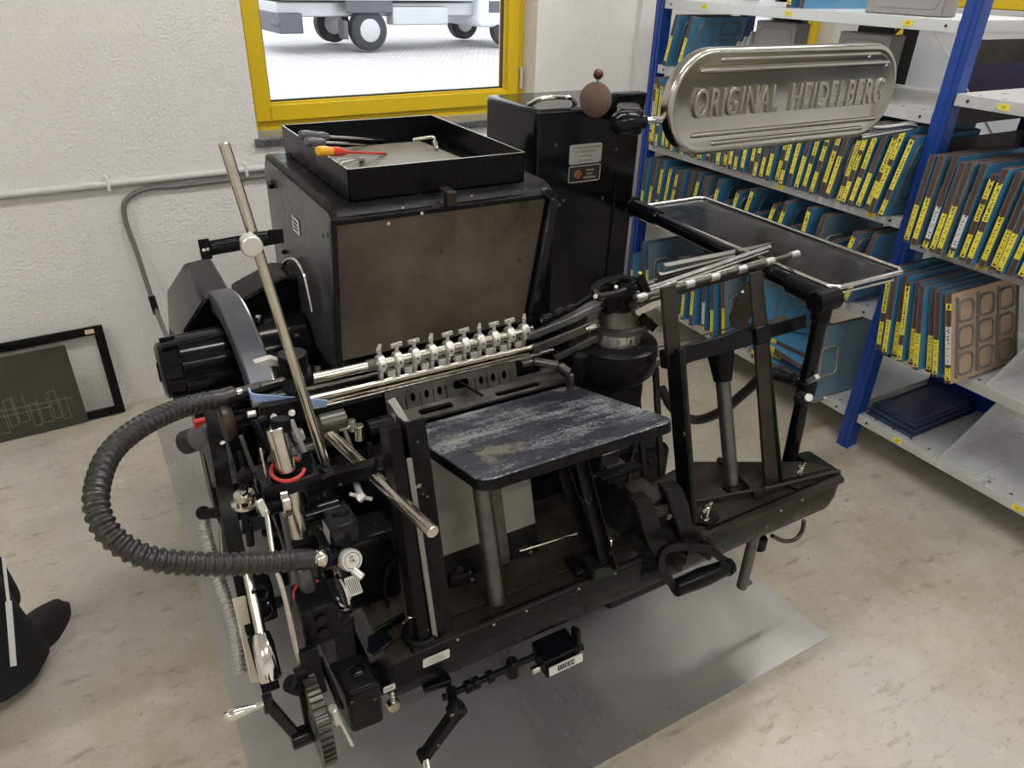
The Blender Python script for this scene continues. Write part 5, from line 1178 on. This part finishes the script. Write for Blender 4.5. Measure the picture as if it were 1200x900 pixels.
Xt = Xt.normalized(); Zt = Xt.cross(Yt.normalized())
b = MB()
for i in range(6): b.bar(tg0+Xt*(-.008+.0032*i)-Yt*.013+Zt*.002, tg0+Xt*(-.008+.0032*i)+Yt*.012+Zt*.002, .001, .0004, up=Zt)
part('plate_print', 'ink', b, 0, tp)
# vertical shafts with red rings, blocks
def shaft(nm, m, p0, y0_, p1, y1_, r, n=24, c=.1): b = MB(); b.rod(A(*p0, y=y0_), A(*p1, y=y1_), r, n, c); return part(nm, m, b)
shaft('guide_shaft', 'steel_warm', (322, 500), .28, (336, 552), .26, .0165); shaft('guide_shaft', 'steel_warm', (341, 575), .24, (352, 628), .22, .0155)
shaft('guide_shaft', 'steel_dark', (356, 664), .17, (362, 694), .16, .0135); shaft('guide_shaft', 'black', (328, 490), .285, (330, 505), .28, .016)
for p, yy, R2, a0, a1 in (((337, 550), .255, .026, 0, 310), ((362, 694), .155, .023, 0, 330)):
    c = A(*p, y=yy); b = MB(); b.torus(c, (0, -.2, 1), R2, .0032, 30, 8, a0, a1, start=(1, .6, 0)); part('red_seal_ring', 'red_worn', b)
b = MB(); c = A(340, 562, y=.25); b.hexa([c+Vector(v) for v in ((-.05, -.02, -.02), (.045, -.02, -.02), (.05, .05, -.02), (-.05, .05, -.02), (-.05, -.02, .01), (.045, -.02, .01), (.05, .05, .012), (-.05, .05, .012))]); part('bearing_block', 'black_gloss', b, .003)
b = MB(); c = A(372, 722, y=.13); b.hexa([c+Vector(v) for v in ((-.03, -.02, -.045), (.03, -.02, -.045), (.03, .05, -.045), (-.03, .05, -.045), (-.028, -.02, .035), (.028, -.02, .035), (.028, .05, .038), (-.028, .05, .038))]); kb = part('bearing_block', 'black_worn', b, .004)
b = MB(); bolt(b, c+Vector((.0, -.02, .012)), (0, -1, .2), .010, .006); bolt(b, c+Vector((.002, -.02, -.018)), (0, -1, .2), .010, .006); part('block_bolt', 'black_gloss', b, 0, kb)
b = MB(); c = A(315, 590, y=.25); b.rod(c-XX*.02, c+XX*.055, .020, 24); b.rod(c+XX*.055, c+XX*.06, .024, 24); part('cross_bearing', 'black', b)
b = MB(); c = A(331, 588, y=.235); b.lathe(c-XX*.004, c+XX*.010, [(0, .024), (.002, .026), (.012, .026), (.014, .024)], 30); part('bearing_ring', 'steel_warm', b)
b = MB(); c = A(288, 590, y=.25); b.lathe(c, c+Vector((0, 0, .03)), [(0, .022), (.005, .022), (.006, .013), (.012, .013), (.013, .016), (.02, .016), (.021, .006), (.03, .006)], 26); part('knurled_knob', 'steel_warm', b)
shaft('adjusting_spindle', 'black', (286, 560), .26, (288, 625), .22, .006)
b = MB(); b.bar(A(282, 565, y=.26), A(292, 552, y=.26), .02, .02); part('spindle_head', 'black_worn', b, .003)
b = MB(); b.tube(bez([A(*p, y=yy) for p, yy in (((304, 588), .22), ((309, 598), .21), ((313, 606), .20), ((322, 660), .15), ((334, 700), .12), ((352, 782), .08))], 6), .0045, 10); part('pull_rod', 'steel_warm', b)
b = MB(); b.bar(A(303, 586, y=.215), A(312, 604, y=.205), .012, .008); part('rod_clevis', 'nickel_white', b, .002)
for p, q, y1, y2, w, m_ in (((341, 492), (369, 560), .34, .30, .008, 'alu'), ((330, 505), (352, 545), .36, .34, .010, 'steel'), ((302, 490), (318, 525), .30, .28, .020, 'black_gloss'), ((282, 510), (300, 560), .30, .28, .006, 'steel_dark'), ((305, 525), (312, 560), .27, .26, .004, 'steel_warm')):
    b = MB(); b.bar(A(*p, y=y1), A(*q, y=y2), w, w*.8); part('link_bar', m_, b, .001)
# upper joint: hand disc, arm, carrier box
c = A(267, 494, y=.42); b = MB(); b.lathe(c-XX*.012, c+XX*.01, [(0, .030), (.004, .034), (.012, .034), (.022, .026)], 32); part('hand_disc', 'brown_steel', b); b = MB(); b.rod(c, c+XX*.09, .014, 20); b.rod(c+XX*.01+Vector((0, 0, .04)), c+XX*.10+Vector((0, 0, .05)), .006, 12); part('disc_shaft', 'black', b)
b = MB(); b.hexa([A(*p, y=yy) for p, yy in (((305, 505), .36), ((362, 492), .36), ((366, 478), .40), ((312, 490), .40), ((302, 478), .36), ((360, 466), .36), ((362, 458), .40), ((306, 470), .40))]); part('carrier_box', 'black_worn', b, .003)
b = MB()
for p in ((321, 489), (342, 484)): b.rod(A(*p, y=.357), A(*p, y=.35), .006, 12)
b.rod(A(296, 474, y=.42), A(306, 471, y=.42), .006, 12); part('carrier_bolt', 'nickel_white', b)
b = MB(); b.bar(A(282, 462, y=.45), A(308, 455, y=.45), .02, .02); b.bar(A(304, 456, y=.45), A(345, 446, y=.45), .02, .016); b.rod(A(306, 455, y=.44), A(342, 447, y=.44), .011, 16); part('bar_holder', 'dark_steel', b, .002)
b = MB(); b.lathe(A(342, 452, y=.43), A(342, 452, y=.40), [(0, .018), (.025, .018), (.03, .015)], 24); b.rod(A(352, 441, y=.45)-XX*.02, A(352, 441, y=.45)+XX*.02, .022, 20); part('bar_hub', 'black_worn', b)
b = MB(); c = A(344, 426, y=.40); b.lathe(c-Vector((0, 0, .018)), c+Vector((0, 0, .02)), [(0, .026), (.038, .026)], 8); part('rod_socket', 'black', b, .002)
b = MB(); tip = A(298, 426, y=.42); b.prism([tip, A(318, 420, y=.42), A(329, 424, y=.42), A(329, 429, y=.42), A(318, 429, y=.42)], (0, .01, .003)); part('pointer', 'nickel_white', b, .0005)
st_ = bez([A(*p, y=yy) for p, yy in (((292, 458), .42), ((296, 465), .40), ((310, 467), .39), ((340, 469), .38), ((383, 473), .37))], 6)
b = MB(); b.strip(st_, .003, .014, (0, 0, 1))
part('plastic_strap', 'blue_strap', b)
# tall inclined rod with cross clamp
r0 = A(262, 167, y=.36); r1 = A(384, 552, y=.30)
b = MB(); b.rod(r0, r1, .0082, 20); part('tall_guide_rod', 'steel_warm', b)
cc = A(291, 283, y=.345)
b = MB(); b.bar(A(234, 293, y=.345), A(332, 276, y=.345), .022, .004, up=(0, -1, 0)); part('sheet_holder', 'black_worn', b, .001)
b = MB(); b.bar(A(234, 293, y=.338), A(247, 291, y=.338), .004, .030, up=(0, 0, 1)); part('holder_end', 'black', b, .001); b = MB(); b.bar(A(315, 278, y=.338), A(332, 276, y=.338), .004, .022, up=(0, 0, 1)); part('holder_end', 'black', b, .001); b = MB(); b.rod(A(247, 292, y=.335), A(280, 286, y=.335), .009, 16); part('holder_block', 'black', b); b = MB(); b.rod(A(297, 281, y=.335), A(314, 279, y=.335), .011, 16); part('holder_block', 'black', b)
b = MB(); b.lathe(cc-Vector((0, .005, 0)), cc-Vector((0, .028, 0)), [(0, .013), (.003, .016), (.020, .016), (.023, .014)], 30); part('clamp_knob', 'nickel_white', b)
b = MB()
for p in ((239, 293), (244, 292)): b.sph(A(*p, y=.334), .003, 8)
part('holder_rivet', 'alu', b)
# cross arm and horizontal rod
b = MB(); P = [A(*p, y=yy) for p, yy in (((332, 577), .27), ((372, 563), .28), ((400, 557), .27), ((442, 548), .24))]
b.strip(bez(P, 6), lambda f: .030+.008*math.sin(f*6), .028, (0, 0, 1))
b.rod(A(372, 570, y=.28), A(384, 552, y=.29), .018, 20); b.rod(A(438, 560, y=.25), A(440, 545, y=.25), .016, 18); part('rod_carrier', 'black_worn', b, .004)
b = MB(); b.rod(A(386, 508, y=.40), A(508, 624, y=.06), .0112, 24); part('horizontal_rod', 'steel_warm', b)
b = MB(); c = A(384, 511, y=.42); dv = (A(505, 622, y=.12)-A(386, 510, y=.42)).normalized(); b.lathe(c-dv*.02, c+dv*.015, [(0, .018), (.006, .022), (.025, .022), (.035, .015)], 26); part('rod_boss', 'dark_steel', b)
b = MB(); c = A(423, 582, y=.20); b.rod(c+Vector((-.018, 0, .012)), c+Vector((.018, 0, -.012)), .0035, 10); b.rod(c+Vector((-.006, 0, -.004)), c+Vector((.006, 0, .004)), .008, 6); b.rod(c, c+Vector((.012, .06, -.02)), .006, 10); part('wing_bolt', 'nickel_white', b)
# levers and casting behind them
b = MB(); c = A(385, 597, y=.25); b.rod(c-XX*.05, c+XX*.02, .021, 20); bolt(b, c+XX*.02, XX, .011, .008); b.sph(c+Vector((0, -.01, -.012)), .026, 18); part('swivel_joint', 'black_gloss', b)
b = MB(); b.box(.22, .33, .22, .30, .50, .66); part('inner_casting', 'black', b, .012)
b = MB(); b.box(.24, .34, .34, .42, .52, .72); part('inner_casting', 'black', b, .012)
b = MB(); c = A(396, 690, y=.16); b.torus(c, (1, .2, 0), .035, .005, 30, 8, 0, 200, start=(0, 0, 1)); part('cam_edge', 'chrome', b)
b = MB(); b.tube(bez([A(*p, y=.20) for p in ((470, 650), (456, 665), (452, 700), (462, 725), (475, 735))], 6), .003, 8); part('oil_line', 'black', b)
for p, yy in (((305, 695), .19), ((310, 715), .18)):
    c = A(*p, y=yy); b = MB(); b.torus(c, (0, -1, .3), .012, .004, 24, 8); part('cast_eye', 'black_gloss', b)
b = MB(); c = A(308, 705, y=.2); b.hexa([c+Vector(v) for v in ((-.02, 0, -.05), (.02, 0, -.05), (.02, .06, -.05), (-.02, .06, -.05), (-.02, .0, .03), (.02, .0, .03), (.02, .06, .03), (-.02, .06, .03))]); part('cast_bracket', 'black', b, .004)
# gear wheel, hand crank
gc = A(372, 842, y=.035); GR = .075; gx = Vector((1, -.02, .0)).normalized()
b = MB(); u = gx.orthogonal().normalized(); w = gx.cross(u); out = []
nt_ = 44
for i in range(nt_):
    for f, r in ((0, GR-.004), (.25, GR-.004), (.35, GR), (.75, GR), (.9, GR-.004)):
        a = 2*math.pi*(i+f)/nt_; out.append(gc+(u*math.cos(a)+w*math.sin(a))*r)
b.prism([p-gx*.010 for p in out], gx*.020); b.rod(gc-gx*.012, gc+gx*.018, .02, 20); part('gear_wheel', 'dark_steel', b)
c0 = A(372, 855, y=.04); c1 = A(341, 868, y=.04)
b = MB(); b.rod(c0, c1, .016, 20); b.bar(A(344, 858, y=.04), A(314, 824, y=.04), .016, .011, up=(0, -1, 0)); b.bar(A(313, 816, y=.04), A(315, 832, y=.04), .014, .014, up=(0, -1, 0)); part('hand_crank', 'black_gloss', b, .002)
h0 = A(311, 824, y=.04); h1 = A(262, 841, y=.04); Lh_ = (h1-h0).length
b = MB(); b.lathe(h0, h1, [(0, .0045), (.01, .005), (.012, .0038), (Lh_*.3, .0045), (Lh_*.5, .0075), (Lh_*.72, .0095), (Lh_*.9, .0085), (Lh_*.98, .005), (Lh_, .002)], 24); part('crank_handle', 'chrome', b)
b = MB(); b.bar(A(352, 785, y=.07), A(365, 850, y=.05), .02, .02); b.rod(A(338, 800, y=.06), A(352, 806, y=.06), .014, 18); b.bar(A(360, 760, y=.09), A(372, 812, y=.06), .03, .018); b.bar(A(375, 770, y=.09), A(400, 830, y=.06), .006, .012); part('crank_bracket', 'black_worn', b, .003)
b = MB(); b.rod(A(389, 830, y=.05), A(396, 846, y=.05), .008, 12); b.rod(A(396, 840, y=.05), A(413, 874, y=.03), .003, 8); part('trip_pin', 'nickel_white', b)
# fill: many small levers, collars and rods of the mechanism behind the shafts
rr = random.Random(5)
for i in range(46):
    u_ = rr.random(); pxx = rr.uniform(292, 455); pyy = rr.uniform(492, 735)
    if pxx > 430 and pyy > 650: continue
    yy = rr.uniform(.34, .46); c = A(pxx, pyy, y=yy); k = rr.choice('abcd'); m_ = rr.choice(['black', 'black', 'black_gloss', 'black_worn', 'dark_steel', 'black_worn'])
    b = MB()
    if k == 'a': d = Vector((rr.uniform(-.3, .3), rr.uniform(-.2, .2), 1)).normalized(); b.rod(c-d*.03, c+d*.04, rr.uniform(.004, .009), 12); nm = 'linkage_rod'
    elif k == 'b': b.rod(c-XX*.02, c+XX*.03, rr.uniform(.008, .018), 18); nm = 'shaft_collar'
    elif k == 'c': b.bar(c, c+Vector((rr.uniform(-.04, .04), .0, rr.uniform(-.05, .05))), .014, .01); nm = 'lever_link'
    else: b.rod(c, c-Vector((0, .012, 0)), .007, 6); nm = 'hex_bolt'; m_ = rr.choice(['steel', 'dark_steel'])
    part(nm, m_, b, .001)
for (p, q, r, m_) in (((348, 505), (352, 515), .010, 'nickel_white'), ((409, 500), (398, 502), .006, 'alu'), ((403, 502), (412, 525), .004, 'alu'), ((412, 492), (413, 505), .007, 'steel'), ((420, 498), (421, 515), .010, 'steel_warm'), ((405, 520), (408, 522), .007, 'steel'), ((300, 484), (290, 486), .006, 'nickel_white'), ((400, 590), (408, 588), .009, 'nickel_white')):
    b = MB(); b.rod(A(*p, y=.38), A(*q, y=.38), r, 14); part('oil_fitting', m_, b)
# dark region between feeder and delivery
for i in range(26):
    pxx = rr.uniform(632, 760); pyy = rr.uniform(470, 600); c = A(pxx, pyy, y=rr.uniform(.30, .44)); b = MB(); k = rr.choice('abc'); m_ = rr.choice(['black', 'black', 'black_worn', 'black_gloss', 'dark_steel'])
    if k == 'a': b.rod(c-XX*.02, c+XX*.03, rr.uniform(.006, .014), 16); nm = 'shaft_collar'
    elif k == 'b': b.bar(c-Vector((0, 0, .03)), c+Vector((rr.uniform(-.02, .02), .02, .04)), .016, .010); nm = 'lever_link'
    else: b.rod(c, c-Vector((0, .012, 0)), .006, 6); nm = 'hex_bolt'
    part(nm, m_, b, .001)
b = MB(); b.box(.62, .98, .34, .42, .40, .74); part('inner_frame', 'black', b, .012)
b = MB(); b.box(.34, .62, .36, .42, .40, .72); part('inner_frame', 'black_matte', b, .01)
b = MB(); c = A(714, 540, y=.28); b.box(c.x-.03, c.x+.02, .27, .31, c.z-.05, c.z+.03); b.box(c.x-.02, c.x+.03, .25, .28, c.z-.04, c.z); part('stop_block', 'dark_steel', b, .003)
b = MB(); b.bar(A(700, 560, y=.2), A(748, 545, y=.24), .03, .012); part('stop_arm', 'black_worn', b, .004)
# ================================================================== TOOL TRAY
tz0, tz1 = 1.1365, 1.20
tx0, tx1, ty0, ty1 = .426, .829, .655, 1.150
t = empty('tool_tray', ((tx0+tx1)/2, (ty0+ty1)/2, tz0), 'black sheet metal tray lying on top of the press hood', 'tray')
b = MB(); th = .003
b.box(tx0, tx1, ty0, ty1, tz0, tz0+th); b.box(tx0, tx1, ty0, ty0+th, tz0, tz1); b.box(tx0, tx1, ty1-th, ty1, tz0, tz1); b.box(tx0, tx0+th, ty0, ty1, tz0, tz1); b.box(tx1-th, tx1, ty0, ty1, tz0, tz1)
b.build('tray_body', 'black', t, bevel=.0008)
b = MB(); w = .0022; 
b.box(tx0, tx1, ty0, ty0+w, tz1, tz1+.001); b.box(tx0, tx1, ty1-w, ty1, tz1, tz1+.001); b.box(tx0, tx0+w, ty0, ty1, tz1, tz1+.001); b.box(tx1-w, tx1, ty0, ty1, tz1, tz1+.001); b.build('bare_edge', 'alu', t)
mat('tray_felt', (.22, .20, .155), .55, col2=(.16, .145, .11), nscale=5)
tag(MB().hexa([(tx0+.006, ty0+.006, tz0+th+.0003), (tx1-.02, ty0+.006, tz0+th+.0003), (tx1-.05, ty1-.03, tz0+th+.0003), (tx0+.006, ty1-.03, tz0+th+.0003), (tx0+.006, ty0+.006, tz0+th+.002), (tx1-.02, ty0+.006, tz0+th+.002), (tx1-.05, ty1-.03, tz0+th+.002), (tx0+.006, ty1-.03, tz0+th+.002)]).build('tray_liner', 'tray_felt'), 'grey-brown liner board lying in the black tool tray', 'liner')
zf = tz0+th+.002
def driver(name, p0, p1, hm, label, cat='screwdriver', hr=.011, hl=.1, ring=None, group=None, lift=True):
    a = A(*p0, z=zf+.012); e = A(*p1, z=zf+.004); d = (e-a).normalized(); L = (e-a).length
    if lift: a = A(*p0, z=tz1+.012); a.z = tz1+.012
    else: a.z = zf+hr+.001
    e.z = zf+.004; d = (e-a).normalized()
    o = empty(name, (a+e)/2, label, cat, group)
    b = MB(); b.lathe(a, a+d*hl, [(0, hr*.6), (.004, hr*.95), (hl*.3, hr), (hl*.6, hr*.8), (hl*.8, hr*.92), (hl*.95, hr*.7), (hl, hr*.5)], 16); b.build('handle', hm, o)
    if ring: b = MB(); b.lathe(a+d*hl*.5, a+d*hl*1.15, [(0, hr*.9), (hl*.3, hr), (hl*.65, hr*.5)], 16); b.build('collar', ring, o)
    b = MB(); b.rod(a+d*hl*.98, e, .0028 if not ring else .0033, 10); b.build('blade', 'chrome' if not ring else 'red_worn', o)
    b = MB(); b.bar(e, e+d*.01, .005, .001); b.build('tip', 'steel', o)
driver('screwdriver', (352, 158), (450, 164), 'handle_grey', 'grey handled screwdriver, the rearmost of the tools in the tray')
driver('screwdriver', (360, 166), (428, 169), 'handle_grey', 'grey handled screwdriver, second from the rear in the tray', hr=.010, hl=.085)
driver('screwdriver', (373, 177), (452, 180), 'screw_orange', 'orange and red insulated screwdriver in the black tray', ring='red')
o = empty('ruler', A(420, 184, z=zf), 'narrow steel ruler lying in the tray before the orange screwdriver', 'ruler'); b = MB(); b.bar(A(386, 184, z=tz1+.004), A(448, 182, z=zf+.002), .007, .002); b.build('ruler_blade', 'chrome', o)
o = empty('pliers', A(415, 189, z=zf), 'steel pliers at the front left corner of the tray', 'pliers'); b = MB(); b.bar(A(396, 188, z=tz1+.006), A(425, 185, z=zf+.008), .006, .006); b.bar(A(400, 192, z=tz1+.006), A(425, 186, z=zf+.008), .006, .006); b.rod(A(424, 186, z=zf+.002), A(424, 186, z=zf+.011), .007, 14); b.build('pliers_body', 'alu', o, bevel=.001)
o = empty('angle_wrench', A(505, 165, z=zf), 'chrome angled socket wrench at the right side of the tray', 'wrench'); b = MB(); k0, k1, k2 = A(484, 164, z=zf+.03), A(508, 161, z=zf+.03), A(512, 175, z=zf+.010)
b.tube(bez([k0, (k0+k1)/2+Vector((0, 0, .001)), k1, (k1*.6+k2*.4), k2], 5), .004, 10); b.rod(k1*.6+k2*.4, k2, .007, 14); b.build('wrench_bar', 'steel_warm', o)
# ================================================================== PERSON at the left edge
def person():
    an = A(30, 770, z=.05)
    root = empty('person', (an.x-.1, an.y, 0), 'person in black trousers with white stripe, leg and shoe at the left edge', 'person')
    me = bpy.data.meshes.new('body'); 
    hx, hy = -.56, .87
    V = [((hx, hy, .98), .15, .12), ((hx, hy, 1.15), .15, .10), ((hx, hy, 1.35), .17, .11), ((hx, hy, 1.47), .08, .07), ((hx+.01, hy, 1.56), .055, .055), ((hx+.02, hy, 1.68), .085, .10),
         ((hx+.02, hy+.10, .90), .10, .10), ((an.x-.07, an.y+.10, .50), .066, .066), ((an.x-.02, an.y+.12, .10), .042, .042),
         ((hx, hy-.10, .90), .10, .10), ((hx-.02, hy-.10, .50), .066, .066), ((hx-.10, hy-.10, .10), .042, .042),
         ((hx, hy+.19, 1.40), .055, .055), ((hx, hy+.25, 1.12), .042, .042), ((hx+.06, hy+.26, .88), .03, .03), ((hx+.09, hy+.26, .80), .025, .035),
         ((hx, hy-.19, 1.40), .055, .055), ((hx, hy-.25, 1.12), .042, .042), ((hx+.06, hy-.26, .88), .03, .03), ((hx+.09, hy-.26, .80), .025, .035)]
    E = [(0, 1), (1, 2), (2, 3), (3, 4), (4, 5), (0, 6), (6, 7), (7, 8), (0, 9), (9, 10), (10, 11), (2, 12), (12, 13), (13, 14), (14, 15), (2, 16), (16, 17), (17, 18), (18, 19)]
    org = wloc(root); me.from_pydata([Vector(v[0])-org for v in V], E, [])
    o = bpy.data.objects.new('body', me); COL.objects.link(o); o.parent = root; me.materials.append(M('trouser'))
    sk = o.modifiers.new('skin', 'SKIN'); 
    for i, v in enumerate(V): me.skin_vertices[0].data[i].radius = (v[1], v[2])
    me.skin_vertices[0].data[0].use_root = True
    o.modifiers.new('sub', 'SUBSURF').levels = 2; o.modifiers[-1].render_levels = 2; sk.use_smooth_shade = True
    # trouser leg, loose and wide, falling over the shoe
    def leg(x, y, kx, ky):
        b = MB(); n = 28; pr = [(.035, .088, .105), (.07, .088, .108), (.16, .082, .098), (.32, .082, .092), (.52, .086, .090), (.75, .10, .10), (.92, .115, .12)]
        vs = []; fs = []
        for k, (z, rx, ry) in enumerate(pr):
            f = z/.92; cx, cy = x+(kx-x)*f, y+(ky-y)*f
            for i in range(n):
                a = 2*math.pi*i/n; wv = 1+.05*math.sin(3*a+z*14)+.03*math.sin(7*a+z*30); vs.append((cx+rx*wv*math.cos(a), cy+ry*wv*math.sin(a), z))
        for k in range(len(pr)-1):
            for i in range(n): j = (i+1) % n; fs.append((k*n+i, k*n+j, (k+1)*n+j, (k+1)*n+i))
        b.add(vs, fs); return b
    lx, ly = -.452, .885
    b = leg(lx, ly, hx, hy+.10); tr_ = b.build('trousers', 'trouser', root, smooth=80)
    b = leg(hx-.10, hy-.14, hx, hy-.10); b.build('trousers', 'trouser', root, smooth=80)
    b = MB(); s0, s1 = A(24, 700, x=lx+.086), A(42, 778, x=lx+.09)
    q = [A(4, 655, y=.79), A(10, 705, y=.782), A(16, 780, y=.775)]
    for s, e, w in zip(q, q[1:], (.006, .012)): b.bar(s, e, w, .004, up=(0, -1, 0))
    b.build('side_stripe', 'white_stripe', root)
    def shoe(x, y, ang):
        r = R_(ang); ux = Vector((math.cos(r), math.sin(r), 0)); uy = Vector((-math.sin(r), math.cos(r), 0)); b = MB(); n = 24; lay = [(0.0, 1.0, 0), (.02, 1.03, 0), (.028, .97, 0), (.05, .92, -.005), (.07, .75, -.02), (.085, .45, -.05), (.09, .1, -.06)]
        vs = []; fs = []
        for z, sc, sh in lay:
            for i in range(n):
                a = 2*math.pi*i/n; lx_ = .145*math.cos(a)*sc+sh; ly_ = (.048 if math.cos(a) > 0 else .038)*math.sin(a)*sc
                vs.append(Vector((x, y, z))+ux*lx_+uy*ly_)
        for k in range(len(lay)-1):
            for i in range(n): j = (i+1) % n; fs.append((k*n+i, k*n+j, (k+1)*n+j, (k+1)*n+i))
        fs.append(tuple(range(n))); fs.append(tuple((len(lay)-1)*n+i for i in range(n))); b.add(vs, fs); return b
    shoe(-.412, .955, 54).build('shoe', 'shoe', root, smooth=50); shoe(hx-.07, hy-.14, 10).build('shoe', 'shoe', root, smooth=50)
    b = MB(); c = Vector((hx+.03, hy, 1.69)); b.sph(c, .1, 20, (.92, .78, 1.2)); b.sph(c+Vector((.095, 0, -.01)), .016, 10, (1, .8, 1.3)); b.sph(c+Vector((.0, .078, -.01)), .022, 10, (.6, .4, 1)); b.sph(c+Vector((.0, -.078, -.01)), .022, 10, (.6, .4, 1)); b.build('head', 'skin', root)
    b = MB(); b.sph(c+Vector((-.015, 0, .03)), .105, 20, (.92, .82, 1.05)); b.build('hair', 'dark_red', root)
    for sy in (1, -1):
        hb = Vector((hx+.10, hy+.26*sy, .76)); b = MB(); b.sph(hb, .04, 14, (.5, .9, 1.1))
        for k in range(4): f0 = hb+Vector((.0, (-.026+.0175*k), -.03)); b.tube([f0, f0+Vector((.008, 0, -.03)), f0+Vector((.02, 0, -.052-.004*(k in (1, 2))))], .008, 8)
        b.tube([hb+Vector((.01, -.02*sy, .01)), hb+Vector((.03, -.035*sy, -.015)), hb+Vector((.035, -.035*sy, -.04))], .0085, 8); b.build('hand', 'skin', root)
    b = MB()
    for sy in (.03, -.03): b.sph(c+Vector((.083, sy, .015)), .011, 10)
    b.build('eye', 'white_paper', root)
person()
# ================================================================== LIGHT AND CAMERA
w = bpy.data.worlds.new('World'); SC.world = w; w.use_nodes = True; bg = w.node_tree.nodes['Background']
bg.inputs['Color'].default_value = (.86, .93, 1, 1); bg.inputs['Strength'].default_value = 1.35
cam = bpy.data.cameras.new('camera'); co = bpy.data.objects.new('camera', cam); COL.objects.link(co); SC.camera = co
cam.sensor_width = 36; cam.lens = FPX/1200*36; cam.clip_start = .02; cam.clip_end = 200
Rr, Dn, Fw = [Vector(r.tolist()) for r in CR]
mw = Matrix.Identity(4)
for i, v in enumerate((Rr, -Dn, -Fw)):
    for j in range(3): mw[j][i] = v[j]
mw.translation = Vector(CC.tolist()); co.matrix_world = mw
vs = SC.view_settings; vs.view_transform = 'Standard'; vs.look = 'None'; vs.gamma = 1; vs.use_curve_mapping = False; vs.exposure = 1.0
